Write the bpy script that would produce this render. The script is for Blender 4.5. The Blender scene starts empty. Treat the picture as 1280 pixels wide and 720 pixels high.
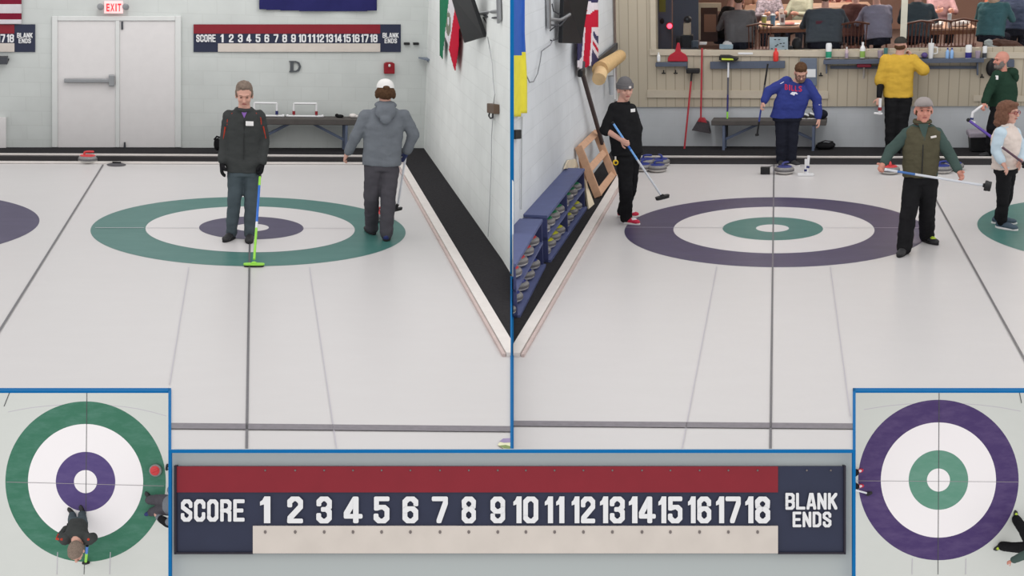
import bpy, math, random
from mathutils import Vector, Matrix, noise
random.seed(7)
F=1614.46
SC=bpy.context.scene
COL=SC.collection
PI=math.pi
# ------------------------------------------------------------------ camera and rooms
PITCH=.272
CAM=Vector((0,0,3.6))
cam_data=bpy.data.cameras.new('camera'); cam=bpy.data.objects.new('camera',cam_data); COL.objects.link(cam)
cam.location=CAM; cam.rotation_euler=(PI/2-PITCH,0,0)
cam_data.sensor_width=36; cam_data.lens=36*F/1280; cam_data.clip_start=.1; cam_data.clip_end=200
SC.camera=cam
_c,_s=math.cos(PITCH),math.sin(PITCH)
WC=Matrix(((1,0,0),(0,-_s,_c),(0,-_c,-_s)))      # camera axes (right, down, forward) -> world
def rot(yaw,pitch,roll):
    cy,sy=math.cos(yaw),math.sin(yaw); Rz=Matrix(((cy,-sy,0),(sy,cy,0),(0,0,1)))
    B=Matrix(((1,0,0),(0,0,-1),(0,1,0)))
    cp,sp=math.cos(pitch),math.sin(pitch); Rx=Matrix(((1,0,0),(0,cp,-sp),(0,sp,cp)))
    cr,sr=math.cos(roll),math.sin(roll); Rr=Matrix(((cr,-sr,0),(sr,cr,0),(0,0,1)))
    return Rr@Rx@B@Rz
class Room:
    def __init__(s,Rm,C):
        s.Rm=Rm; s.C=Vector(C); s.T=Rm.transposed()
        s.M=Matrix.Translation(CAM)@(WC@Rm).to_4x4()@Matrix.Translation(-s.C)
    def d(s,u,v): return s.T@Vector(((u-640)/F,(v-360)/F,1))
    def plane(s,u,v,p,n):
        d=s.d(u,v); n=Vector(n); t=(Vector(p)-s.C).dot(n)/d.dot(n); return s.C+d*t
    def fl(s,u,v,h=0): return s.plane(u,v,(0,0,h),(0,0,1))
    def Y(s,u,v,y): return s.plane(u,v,(0,y,0),(0,1,0))
    def X(s,u,v,x): return s.plane(u,v,(x,0,0),(1,0,0))
A=Room(rot(.2004,.2652,.0524),(.0862,-15.324,3.4996))
B=Room(rot(-.2059,.2788,-.0436),(-.0081,-15.8992,3.8346))
def face_on(u,v,D,wall=False):
    q=Vector(((u-640)/F*D,(v-360)/F*D,D))
    Rm=Matrix(((1,0,0),(0,0,-1),(0,1,0))) if wall else Matrix(((1,0,0),(0,-1,0),(0,0,-1)))
    return Room(Rm,-(Rm.transposed()@q))
DC=29.44
OC=face_on(107,602,DC)         # overhead view of the green house
OD=face_on(1173,600,DC)        # overhead view of the purple house
DS=6.5
S=face_on(640,640,DS,True)     # close view of the scoreboard
# ------------------------------------------------------------------ materials
MATS={}
def srgb(c):
    r=[]
    for x in c:
        x/=255; r.append(x/12.92 if x<=.04045 else ((x+.055)/1.055)**2.4)
    return (r[0],r[1],r[2],1)
def mat(name,c,rough=.7,metal=0,spec=.3,var=.06,scale=8,bump=0,bscale=60,emit=None,es=1,alpha=None,trans=0,coord='Object'):
    if name in MATS: return MATS[name]
    m=bpy.data.materials.new(name); m.use_nodes=True; nt=m.node_tree; b=nt.nodes['Principled BSDF']
    b.inputs['Roughness'].default_value=rough; b.inputs['Metallic'].default_value=metal
    b.inputs['Specular IOR Level'].default_value=spec
    col=srgb(c); b.inputs['Base Color'].default_value=col
    tc=nt.nodes.new('ShaderNodeTexCoord')
    if var:
        n=nt.nodes.new('ShaderNodeTexNoise'); n.inputs['Scale'].default_value=scale; n.inputs['Detail'].default_value=4
        nt.links.new(tc.outputs[coord],n.inputs['Vector'])
        r=nt.nodes.new('ShaderNodeMapRange'); r.inputs[1].default_value=.3; r.inputs[2].default_value=.7
        r.inputs[3].default_value=1-var; r.inputs[4].default_value=1+var
        nt.links.new(n.outputs[0],r.inputs[0])
        mx=nt.nodes.new('ShaderNodeVectorMath'); mx.operation='SCALE'; mx.inputs[0].default_value=col[:3]
        nt.links.new(r.outputs[0],mx.inputs['Scale']); nt.links.new(mx.outputs[0],b.inputs['Base Color'])
    if bump:
        n=nt.nodes.new('ShaderNodeTexNoise'); n.inputs['Scale'].default_value=bscale; n.inputs['Detail'].default_value=3
        nt.links.new(tc.outputs[coord],n.inputs['Vector'])
        bp=nt.nodes.new('ShaderNodeBump'); bp.inputs['Strength'].default_value=bump; bp.inputs['Distance'].default_value=.02
        nt.links.new(n.outputs[0],bp.inputs['Height']); nt.links.new(bp.outputs[0],b.inputs['Normal'])
    if emit:
        b.inputs['Emission Color'].default_value=srgb(emit); b.inputs['Emission Strength'].default_value=es
    if trans: b.inputs['Transmission Weight'].default_value=trans
    MATS[name]=m; return m
def block_mat(name,c,bw=.4,bh=.2,mort=.012,mcol=.93,bump=.35,rough=.75,off=.5):
    m=mat(name,c,rough=rough,var=0); nt=m.node_tree; b=nt.nodes['Principled BSDF']
    uv=nt.nodes.new('ShaderNodeUVMap'); br=nt.nodes.new('ShaderNodeTexBrick')
    br.offset=off
    br.inputs['Scale'].default_value=1; br.inputs['Brick Width'].default_value=bw; br.inputs['Row Height'].default_value=bh
    br.inputs['Mortar Size'].default_value=mort; br.inputs['Mortar Smooth'].default_value=.4
    col=srgb(c); k=Vector(col[:3])
    br.inputs['Color1'].default_value=(*(k*1.02),1); br.inputs['Color2'].default_value=(*(k*.985),1); br.inputs['Mortar'].default_value=(*(k*mcol),1)
    nt.links.new(uv.outputs[0],br.inputs['Vector'])
    n=nt.nodes.new('ShaderNodeTexNoise'); n.inputs['Scale'].default_value=2.5; n.inputs['Detail'].default_value=5; nt.links.new(uv.outputs[0],n.inputs['Vector'])
    r=nt.nodes.new('ShaderNodeMapRange'); r.inputs[1].default_value=.3; r.inputs[2].default_value=.7; r.inputs[3].default_value=.96; r.inputs[4].default_value=1.04
    nt.links.new(n.outputs[0],r.inputs[0])
    mx=nt.nodes.new('ShaderNodeVectorMath'); mx.operation='SCALE'; nt.links.new(br.outputs['Color'],mx.inputs[0]); nt.links.new(r.outputs[0],mx.inputs['Scale'])
    nt.links.new(mx.outputs[0],b.inputs['Base Color'])
    bp=nt.nodes.new('ShaderNodeBump'); bp.inputs['Strength'].default_value=bump; bp.inputs['Distance'].default_value=.01; bp.invert=True
    nt.links.new(br.outputs['Fac'],bp.inputs['Height']); nt.links.new(bp.outputs[0],b.inputs['Normal'])
    return m
def ice_mat(name,c,frost=0.,rough=.3,fcol=(200,200,205),fscale=1.0,spec=.35):
    """painted ice under a thin glossy film: streaky frost along the sheet"""
    m=mat(name,c,rough=rough,var=0,spec=spec); nt=m.node_tree; b=nt.nodes['Principled BSDF']
    tc=nt.nodes.new('ShaderNodeTexCoord')
    mp=nt.nodes.new('ShaderNodeMapping'); mp.inputs['Scale'].default_value=(1.2*fscale,3.2*fscale,1)
    nt.links.new(tc.outputs['Object'],mp.inputs[0])
    n=nt.nodes.new('ShaderNodeTexNoise'); n.inputs['Scale'].default_value=1.6; n.inputs['Detail'].default_value=7; n.inputs['Roughness'].default_value=.65
    nt.links.new(mp.outputs[0],n.inputs[0])
    r=nt.nodes.new('ShaderNodeMapRange'); r.inputs[1].default_value=.42; r.inputs[2].default_value=.8; r.inputs[3].default_value=frost*.25; r.inputs[4].default_value=frost+frost*.25
    nt.links.new(n.outputs[0],r.inputs[0])
    mx=nt.nodes.new('ShaderNodeMix'); mx.data_type='RGBA'; mx.inputs[6].default_value=srgb(c); mx.inputs[7].default_value=srgb(fcol)
    nt.links.new(r.outputs[0],mx.inputs[0]); nt.links.new(mx.outputs[2],b.inputs['Base Color'])
    n2=nt.nodes.new('ShaderNodeTexNoise'); n2.inputs['Scale'].default_value=40; nt.links.new(tc.outputs['Object'],n2.inputs[0])
    bp=nt.nodes.new('ShaderNodeBump'); bp.inputs['Strength'].default_value=.03; bp.inputs['Distance'].default_value=.01
    nt.links.new(n2.outputs[0],bp.inputs['Height']); nt.links.new(bp.outputs[0],b.inputs['Normal'])
    return m
# ------------------------------------------------------------------ mesh builder
def perp(t,ref=None):
    t=t.normalized(); r=Vector(ref) if ref is not None else (Vector((0,0,1)) if abs(t.z)<.9 else Vector((1,0,0)))
    a=t.cross(r)
    if a.length<1e-5: a=t.cross(Vector((0,1,0)))
    a.normalize(); return a,a.cross(t).normalized()
class MB:
    def __init__(s): s.v=[];s.f=[];s.m=[];s.uv=None
    def add(s,v,f,m=0):
        o=len(s.v); s.v+=[Vector(p) for p in v]; s.f+=[[i+o for i in q] for q in f]; s.m+=[m]*len(f); return s
    def hexa(s,p,m=0):   # 8 points: bottom 4 ccw, top 4
        return s.add(p,[(0,3,2,1),(4,5,6,7),(0,1,5,4),(1,2,6,5),(2,3,7,6),(3,0,4,7)],m)
    def box(s,c,sz,R=None,m=0):
        c=Vector(c); x,y,z=sz[0]/2,sz[1]/2,sz[2]/2; R=R or Matrix.Identity(3)
        p=[c+R@Vector(q) for q in ((-x,-y,-z),(x,-y,-z),(x,y,-z),(-x,y,-z),(-x,-y,z),(x,-y,z),(x,y,z),(-x,y,z))]
        return s.hexa(p,m)
    def beam(s,a,b,w,h,ref=(0,0,1),m=0):
        a,b=Vector(a),Vector(b); t=(b-a).normalized(); x,y=perp(t,ref)
        x=x*w/2; y=y*h/2
        return s.hexa([a-x-y,a+x-y,a+x+y,a-x+y,b-x-y,b+x-y,b+x+y,b-x+y],m)
    def prism(s,poly,vec,m=0,side=None):
        n=len(poly); vec=Vector(vec); p=[Vector(q) for q in poly]
        o=len(s.v); s.v+=p+[q+vec for q in p]
        s.f+=[[o+i for i in range(n)][::-1],[o+n+i for i in range(n)]]; s.m+=[m,m]
        for i in range(n):
            j=(i+1)%n; s.f.append([o+i,o+j,o+n+j,o+n+i]); s.m.append(m if side is None else side)
        return s
    def tube(s,path,r,seg=10,cap=True,m=0,flat=1.0,ref=None):
        path=[Vector(p) for p in path]; n=len(path)
        rr=r if isinstance(r,(list,tuple)) else [r]*n
        o=len(s.v); a=None
        for i,p in enumerate(path):
            t=(path[min(i+1,n-1)]-path[max(i-1,0)]).normalized()
            if a is None: a,b=perp(t,ref)
            else:
                a=(a-t*a.dot(t)); 
                a=a.normalized() if a.length>1e-6 else perp(t)[0]
                b=a.cross(t).normalized()
            for k in range(seg):
                w=2*PI*k/seg; s.v.append(p+a*math.cos(w)*rr[i]+b*math.sin(w)*rr[i]*flat)
        for i in range(n-1):
            for k in range(seg):
                k2=(k+1)%seg; s.f.append([o+i*seg+k,o+i*seg+k2,o+(i+1)*seg+k2,o+(i+1)*seg+k]); s.m.append(m)
        if cap:
            s.f.append([o+k for k in range(seg)][::-1]); s.f.append([o+(n-1)*seg+k for k in range(seg)]); s.m+=[m,m]
        return s
    def capsule(s,a,b,ra,rb,seg=12,m=0):
        a,b=Vector(a),Vector(b); t=(b-a).normalized(); P=[];Rr=[]
        for k in range(5):
            w=PI/2*(1-k/4); P.append(a-t*ra*math.sin(w)); Rr.append(max(ra*math.cos(w),ra*.05))
        for k in range(5):
            w=PI/2*k/4; P.append(b+t*rb*math.sin(w)); Rr.append(max(rb*math.cos(w),rb*.05))
        return s.tube(P,Rr,seg,True,m)
    def ell(s,c,r,R=None,seg=16,rings=10,m=0):
        c=Vector(c); R=R or Matrix.Identity(3); o=len(s.v)
        s.v.append(c+R@Vector((0,0,r[2])))
        for i in range(1,rings):
            th=PI*i/rings
            for k in range(seg):
                w=2*PI*k/seg; s.v.append(c+R@Vector((r[0]*math.sin(th)*math.cos(w),r[1]*math.sin(th)*math.sin(w),r[2]*math.cos(th))))
        s.v.append(c-R@Vector((0,0,r[2]))); e=len(s.v)-1
        for k in range(seg):
            k2=(k+1)%seg; s.f.append([o,o+1+k,o+1+k2]); s.m.append(m)
            for i in range(rings-2):
                q=o+1+i*seg; s.f.append([q+k,q+seg+k,q+seg+k2,q+k2]); s.m.append(m)
            q=o+1+(rings-2)*seg; s.f.append([q+k,e,q+k2]); s.m.append(m)
        return s
    def lathe(s,c,prof,axis=(0,0,1),seg=28,m=0,ms=None):
        c=Vector(c); ax=Vector(axis).normalized(); a,b=perp(ax); o=len(s.v); n=len(prof)
        for r,z in prof:
            for k in range(seg):
                w=2*PI*k/seg; s.v.append(c+ax*z+a*r*math.cos(w)+b*r*math.sin(w))
        for i in range(n-1):
            for k in range(seg):
                k2=(k+1)%seg; s.f.append([o+i*seg+k,o+(i+1)*seg+k,o+(i+1)*seg+k2,o+i*seg+k2]); s.m.append(ms[i] if ms else m)
        s.f.append([o+k for k in range(seg)]); s.f.append([o+(n-1)*seg+k for k in range(seg)][::-1]); s.m+=[ms[0] if ms else m,ms[-1] if ms else m]
        return s
    def loft(s,rings,m=0):   # rings: lists of equal length
        o=len(s.v); n=len(rings[0])
        for r in rings: s.v+=[Vector(p) for p in r]
        for i in range(len(rings)-1):
            for k in range(n):
                k2=(k+1)%n; s.f.append([o+i*n+k,o+i*n+k2,o+(i+1)*n+k2,o+(i+1)*n+k]); s.m.append(m)
        s.f.append([o+k for k in range(n)][::-1]); s.f.append([o+(len(rings)-1)*n+k for k in range(n)]); s.m+=[m,m]
        return s
    def mesh(s,name,mats,origin=(0,0,0),smooth=False,uv=None):
        me=bpy.data.meshes.new(name); o=Vector(origin)
        me.from_pydata([tuple(p-o) for p in s.v],[],s.f)
        for q in (mats if isinstance(mats,(list,tuple)) else [mats]): me.materials.append(q)
        for i,p in enumerate(me.polygons):
            p.material_index=s.m[i]; p.use_smooth=smooth
        if uv:
            l=me.uv_layers.new(name='UVMap')
            for lp in me.loops: l.data[lp.index].uv=uv(s.v[lp.vertex_index])
        me.update(); 
        import bmesh
        bm=bmesh.new(); bm.from_mesh(me); bmesh.ops.recalc_face_normals(bm,faces=bm.faces); bm.to_mesh(me); bm.free()
        if smooth: me.set_sharp_from_angle(angle=math.radians(40))
        return me
ORIG={}
def tag(o,label,cat,group=None,kind=None):
    if label: o['label']=label
    if cat: o['category']=cat
    if group: o['group']=group
    if kind: o['kind']=kind
    return o
def thing(R,name,label,cat,o,group=None,kind=None):
    e=bpy.data.objects.new(name,None); COL.objects.link(e); e.empty_display_size=.1
    o=Vector(o); e.matrix_world=R.M@Matrix.Translation(o); ORIG[e.name]=o
    return tag(e,label,cat,group,kind)
def part(mb,name,mats,parent,label=None,smooth=False,bevel=0,uv=None,kind=None):
    o=ORIG[parent.name]; me=mb if isinstance(mb,bpy.types.Mesh) else mb.mesh(name,mats,o,smooth,uv)
    ob=bpy.data.objects.new(name,me); COL.objects.link(ob); ob.parent=parent; ORIG[ob.name]=o
    if label: ob['label']=label
    if kind: ob['kind']=kind
    if bevel: bev(ob,bevel)
    return ob
def bev(ob,w,seg=2):
    b=ob.modifiers.new('bevel','BEVEL'); b.width=w; b.segments=seg; b.limit_method='ANGLE'; b.angle_limit=math.radians(35)
def solo(R,mb,name,mats,label=None,cat=None,group=None,kind=None,smooth=False,bevel=0,o=None,uv=None):
    if o is None:
        vs=mb.v; o=Vector((sum(p.x for p in vs)/len(vs),sum(p.y for p in vs)/len(vs),min(p.z for p in vs)))
    o=Vector(o); me=mb.mesh(name,mats,o,smooth,uv); ob=bpy.data.objects.new(name,me); COL.objects.link(ob)
    ob.matrix_world=R.M@Matrix.Translation(o); ORIG[ob.name]=o
    if bevel: bev(ob,bevel)
    return tag(ob,label,cat,group,kind)
def copy_tree(o,parent=None):
    c=o.copy(); COL.objects.link(c)
    if parent: c.parent=parent
    ORIG[c.name]=ORIG.get(o.name,Vector())
    for ch in list(o.children): copy_tree(ch,c)
    return c
def place(o,R,p,rz=0,R3=None,sc=1):
    m=Matrix.Rotation(rz,4,'Z')
    if R3 is not None: m=R3.to_4x4()@m
    o.matrix_world=R.M@Matrix.Translation(Vector(p))@m@Matrix.Scale(sc,4)
def blob(mb,mats,name,voxel=.01,origin=(0,0,0),smooth_it=2,wr=0,wscale=9,parent=None,label=None,colorfn=None):
    """one continuous surface grown over overlapping forms"""
    me=mb.mesh('tmp',mats if colorfn is None else mats,origin); ob=bpy.data.objects.new('tmp',me); COL.objects.link(ob)
    r=ob.modifiers.new('r','REMESH'); r.mode='VOXEL'; r.voxel_size=voxel; r.use_smooth_shade=True
    if smooth_it: q=ob.modifiers.new('s','SMOOTH'); q.iterations=smooth_it; q.factor=.5
    dg=bpy.context.evaluated_depsgraph_get(); ev=ob.evaluated_get(dg)
    new=bpy.data.meshes.new_from_object(ev); new.name=name
    bpy.data.objects.remove(ob); bpy.data.meshes.remove(me)
    if wr:
        nr=[v.normal.copy() for v in new.vertices]
        for v,n in zip(new.vertices,nr):
            p=v.co*wscale; p.z*=1.6
            v.co+=n*wr*(noise.noise(p)+.5*noise.noise(p*2.3))
    new.materials.clear()
    for q in (mats if isinstance(mats,(list,tuple)) else [mats]): new.materials.append(q)
    o=Vector(origin)
    for p in new.polygons:
        p.use_smooth=True; p.material_index=colorfn(p.center+o) if colorfn else 0
    new.update()
    ob=bpy.data.objects.new(name,new); COL.objects.link(ob)
    if parent: ob.parent=parent; ORIG[ob.name]=ORIG[parent.name]
    else: ORIG[ob.name]=o
    if label: ob['label']=label
    return ob
# ------------------------------------------------------------------ lettering
_tx={}
def glyphs(s,bold=.03,cx=None):
    k=(s,bold)
    if k not in _tx:
        cu=bpy.data.curves.new('t','FONT'); cu.body=s; cu.offset=bold; cu.resolution_u=3; cu.space_character=1.08 if bold>.02 else 1
        ob=bpy.data.objects.new('t',cu); COL.objects.link(ob)
        me=bpy.data.meshes.new_from_object(ob.evaluated_get(bpy.context.evaluated_depsgraph_get()))
        vs=[tuple(v.co) for v in me.vertices]; fs=[list(p.vertices) for p in me.polygons]
        x0=min(v[0] for v in vs);x1=max(v[0] for v in vs);y0=min(v[1] for v in vs);y1=max(v[1] for v in vs)
        _tx[k]=([((v[0]-x0)/(x1-x0),(v[1]-y0)/(y1-y0)) for v in vs],fs)
        bpy.data.objects.remove(ob); bpy.data.meshes.remove(me); bpy.data.curves.remove(cu)
    return _tx[k]
_Z=[(.16,.2),(.16,.8),(.35,.91),(.65,.91),(.84,.8),(.84,.2),(.65,.09),(.35,.09),(.16,.2)]
_6=[(.84,.72),(.84,.8),(.65,.91),(.35,.91),(.16,.8),(.16,.2),(.35,.09),(.65,.09),(.84,.2),(.84,.44),(.65,.55),(.35,.55),(.18,.48)]
_R=[(.16,.09),(.16,.91),(.65,.91),(.84,.82),(.84,.6),(.65,.5),(.16,.5)]
BLK={'0':[_Z],'O':[_Z],'2':[[(.16,.68),(.16,.8),(.35,.91),(.65,.91),(.84,.8),(.84,.62),(.18,.2),(.16,.09),(.84,.09)]],
'3':[[(.16,.72),(.16,.8),(.35,.91),(.65,.91),(.84,.8),(.84,.62),(.68,.52),(.45,.52)],[(.68,.52),(.84,.42),(.84,.2),(.65,.09),(.35,.09),(.16,.2),(.16,.3)]],
'4':[[(.62,.91),(.14,.36),(.14,.26),(.88,.26)],[(.66,.91),(.66,.09)]],
'5':[[(.84,.91),(.18,.91),(.18,.56),(.4,.6),(.65,.6),(.84,.5),(.84,.2),(.65,.09),(.35,.09),(.16,.2),(.16,.28)]],
'6':[_6],'9':[[(1-x,1-y) for x,y in _6]],'7':[[(.14,.91),(.84,.91),(.84,.76),(.44,.09)]],
'8':[[(.35,.53),(.18,.63),(.16,.8),(.35,.91),(.65,.91),(.84,.8),(.82,.63),(.65,.53),(.35,.53),(.16,.42),(.16,.2),(.35,.09),(.65,.09),(.84,.2),(.84,.42),(.65,.53)]],
'S':[[(.84,.7),(.84,.8),(.65,.91),(.35,.91),(.16,.8),(.16,.64),(.84,.38),(.84,.2),(.65,.09),(.35,.09),(.16,.2),(.16,.3)]],
'C':[[(.84,.66),(.84,.8),(.65,.91),(.35,.91),(.16,.8),(.16,.2),(.35,.09),(.65,.09),(.84,.2),(.84,.34)]],
'R':[_R,[(.6,.5),(.84,.4),(.84,.09)]],'B':[_R,[(.65,.5),(.84,.42),(.84,.2),(.65,.09),(.16,.09)]],'E':[[(.84,.91),(.16,.91),(.16,.09),(.84,.09)],[(.16,.5),(.74,.5)]],
'L':[[(.16,.91),(.16,.09),(.84,.09)]],'A':[[(.14,.09),(.42,.91),(.58,.91),(.86,.09)],[(.25,.28),(.75,.28)]],'N':[[(.16,.09),(.16,.91),(.84,.09),(.84,.91)]],
'K':[[(.16,.09),(.16,.91)],[(.84,.91),(.2,.45)],[(.4,.58),(.84,.09)]],'D':[[(.16,.09),(.16,.91),(.6,.91),(.84,.78),(.84,.22),(.6,.09),(.16,.09)]]}
def block_px(mb,ch,box,fn,pen=(.155,.088),m=0,n=None):
    """tall condensed block lettering drawn with a broad squarish pen"""
    if ch not in BLK: return text_px(mb,ch,box,fn,.03,m)
    u0,v0,u1,v1=box
    P0=[(pen[0]*math.copysign(abs(math.cos(a))**.55,math.cos(a)),pen[1]*math.copysign(abs(math.sin(a))**.55,math.sin(a))) for a in [2*PI*(k+.5)/16 for k in range(16)]]
    n=n or Vector((0,-1,0)); kk=0
    for path in BLK[ch]:
        for a,b in zip(path[:-1],path[1:]):
            pts=sorted(set([(a[0]+x,a[1]+y) for x,y in P0]+[(b[0]+x,b[1]+y) for x,y in P0]))
            def half(ps):
                h=[]
                for p in ps:
                    while len(h)>1 and (h[-1][0]-h[-2][0])*(p[1]-h[-2][1])-(h[-1][1]-h[-2][1])*(p[0]-h[-2][0])<=1e-9: h.pop()
                    h.append(p)
                return h[:-1]
            hull=half(pts)+half(pts[::-1])
            kk+=1; mb.add([fn(u0+x*(u1-u0),v1-y*(v1-v0))+n*.0005*kk for x,y in hull],[list(range(len(hull)))],m)
def text_px(mb,s,box,fn,bold=.03,m=0,thick=None):
    """lettering filling the box (u0,v0,u1,v1); fn(u,v) gives the surface point"""
    u0,v0,u1,v1=box
    if s=='1': vs,fs=[(0,.66),(0,.8),(.22,.86),(.42,1),(1,1),(1,0),(.38,0),(.38,.7)],[list(range(8))[::-1]]
    else: vs,fs=glyphs(s,bold)
    mb.add([fn(u0+x*(u1-u0),v1-y*(v1-v0)) for x,y in vs],fs,m)
    if thick is not None:
        mb.add([fn(u0+x*(u1-u0),v1-y*(v1-v0))+thick for x,y in vs],fs,m)
def rect(u0,v0,u1,v1): return [(u0,v1),(u1,v1),(u1,v0),(u0,v0)]
class Wall:
    """vertical plane through two room points; w(u,v) is the point seen at a pixel"""
    def __init__(s,R,a,b,side=-1):
        s.R=R; s.a=Vector(a); s.b=Vector(b); s.t=(s.b-s.a).normalized(); s.n=s.t.cross(Vector((0,0,1))); s.L=(s.b-s.a).length
        if side>0: s.n=-s.n
    def w(s,u,v,off=0): return s.R.plane(u,v,s.a+s.n*off,s.n)
    def slab(s,mb,poly,o0,o1,m=0):
        q=[s.w(u,v,o1) for u,v in poly]; mb.prism(q,s.n*(o0-o1),m); return mb
    def uv(s): return lambda p:((p-s.a).dot(s.t)+10,p.z+10)
WORLD=.98; LP=12; LO=45; LS=12; LL=75
def cut_seam(ob,R=None,u=641.6,keep=700):
    """trim whatever stands across the partition line so it ends at the partition"""
    import bmesh
    R=R or B
    for o in [ob]+list(ob.children_recursive):
        if o.type!='MESH': continue
        n=R.d(u,100).cross(R.d(u,400)).normalized()          # room-space normal of the partition plane
        if n.dot(R.d(keep,300))<0: n=-n
        bpy.context.view_layer.update()
        mw=o.matrix_world; inv=mw.inverted(); wc=R.M@R.C; wn=R.M.to_3x3()@n
        lc=inv@wc; ln=(inv.to_3x3()@wn).normalized()
        if all((v.co-lc).dot(ln)>0 for v in o.data.vertices): continue
        me=o.data.copy(); bm=bmesh.new(); bm.from_mesh(me)
        res=bmesh.ops.bisect_plane(bm,geom=bm.verts[:]+bm.edges[:]+bm.faces[:],plane_co=lc,plane_no=ln,clear_inner=True)
        ed=[e for e in res['geom_cut'] if isinstance(e,bmesh.types.BMEdge)]
        if ed: bmesh.ops.holes_fill(bm,edges=ed)
        bm.to_mesh(me); bm.free()
        if len(me.vertices)==0 and not o.children:
            bpy.data.objects.remove(o); continue
        o.data=me
# ------------------------------------------------------------------ colours
ICE=ice_mat('ice',(203,200,200),.12,.34,(222,220,220))
WHITEICE=ice_mat('white_ice',(215,211,211),.1,.34,(232,230,232))
GREEN=ice_mat('green_paint_ice',(58,110,104),.14,.4,(130,165,160))
PURPLE=ice_mat('purple_paint_ice',(60,54,84),.14,.4,(128,118,150))
LINE=mat('dark_line',(104,102,106),.35,var=.1,scale=30)
HOG=mat('hog_line',(120,115,122),.35,var=.12,scale=20)
FAINT=mat('faint_line',(188,184,192),.35,var=.02)
CARPET=mat('black_carpet',(52,51,53),.95,var=.12,scale=25,bump=.4,bscale=300,spec=.05)
BUMP=mat('bumper_dark',(44,42,44),.6)
WHITEB=mat('white_board',(222,216,212),.5,var=.04)
BOARDEDGE=mat('board_red_edge',(196,178,174),.6)
WALLA=block_mat('grey_block_wall',(197,201,199),bw=.44,bh=.22,mort=.008,mcol=.955,bump=.12)
WALLR=block_mat('white_block_wall',(224,227,225),bw=.44,bh=.22,mort=.008,mcol=.95,bump=.15)
WALLB=block_mat('white_painted_blocks',(212,216,220),bw=.44,bh=.22,mort=.008,mcol=.94,bump=.2)
BLUE=mat('blue_trim',(8,104,165),.6,var=.02,spec=.1)
def poly(mb,R,pts,h,m): mb.add([Vector((*R.fl(u,v,h)[:2],h)) for u,v in pts],[list(range(len(pts)))],m)
def disc(mb,c,r,h,m,seg=96,r0=0,clip=None):
    P=[Vector((c[0]+r*math.cos(2*PI*k/seg),c[1]+r*math.sin(2*PI*k/seg),h)) for k in range(seg)]
    if clip: P=clip(P)
    if len(P)<3: return
    mb.add(P,[list(range(len(P)))],m)
def clip_to(lim,axis,sign):
    def f(P):
        out=[]
        for i,p in enumerate(P):
            q=P[(i+1)%len(P)]; a=sign*(p[axis]-lim); b=sign*(q[axis]-lim)
            if a<=0: out.append(p)
            if (a<=0)!=(b<=0): out.append(p+(q-p)*(a/(a-b)))
        return out
    return f
def fline(mb,R,a,b,w,h,m):
    p,q=[Vector((*R.fl(*x,h)[:2],h)) for x in (a,b)]; t=(q-p).normalized(); n=Vector((-t.y,t.x,0))*w/2
    mb.add([p-n,q-n,q+n,p+n],[(0,1,2,3)],m)
def house(mb,c,radii,ms,h0=.001,clip=None):
    for i,(r,m) in enumerate(zip(radii,ms)): disc(mb,c,r,h0+.0012*i,m,clip=clip)
RAD=(1.829,1.219,.61,.2)
def struct(R,mb,name,mats,o=(0,0,0),uv=None,bevel=0,label=None,smooth=False):
    return solo(R,mb,name,mats,kind='structure',o=o,uv=uv,bevel=bevel,label=label,smooth=smooth)
IMATS=[ICE,WHITEICE,GREEN,PURPLE,LINE,HOG,FAINT]
# ============ sheet beside the right-hand wall (room A)
mb=MB()
def slabfloor(mb,pts,th,m,R):
    P=[Vector((*R.fl(u,v,0)[:2],0)) for u,v in pts]; mb.prism(P,Vector((0,0,-th)),m)
slabfloor(mb,[(-30,204.6),(640,204.8),(640,564),(212,564),(212,487),(-30,487)],.004,0,A)
house(mb,(0,0),RAD,(2,1,3,1))
cA=A.fl(50,278); house(mb,(cA.x-1.829,.02),RAD,(3,1,2,1),clip=clip_to(A.fl(-29,290).x-.4,0,-1))
fline(mb,A,(313,247),(308.3,563),.019,.008,4); fline(mb,A,(314,205.5),(313,247),.02,.008,6)
fline(mb,A,(129,205.5),(-25,452),.022,.008,4)
fline(mb,A,(212,532),(639,536),.11,.008,5)
fline(mb,A,(180,284.5),(119,284.5),.015,.008,6); fline(mb,A,(182,284.5),(248,284.7),.012,.008,6); fline(mb,A,(378,285),(444,285.2),.012,.008,6)
fline(mb,A,(236,334),(212,480),.008,.008,6); fline(mb,A,(387,334),(421,562),.008,.008,6)
floorA=struct(A,mb,'floor',IMATS)
# painted mark in the ice near the corner
mb=MB(); c=A.fl(632,553)
MARKP=mat('violet_mark',(150,135,175),.4); MARKG=mat('green_mark',(120,140,80),.4); MARKY=mat('cream_mark',(225,225,190),.4)
poly(mb,A,[(622,556),(627,550),(639,548),(639,562),(630,561)],.009,2)
poly(mb,A,[(624,552),(629,548),(639,547.5),(639,553),(630,553.5)],.0095,0)
poly(mb,A,[(624,557),(632,556),(639,558),(639,561),(630,560.5)],.0095,1)
solo(A,mb,'ice_emblem',[MARKP,MARKG,MARKY],'small violet and green emblem painted in the ice by the hog line','emblem')
# carpets, bumpers
WA=Wall(A,(-3.74,5.36,0),(2.8,6.08,0)); WAR=Wall(A,(2.8,6.08,0),(2.76,-2.2,0))
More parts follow.
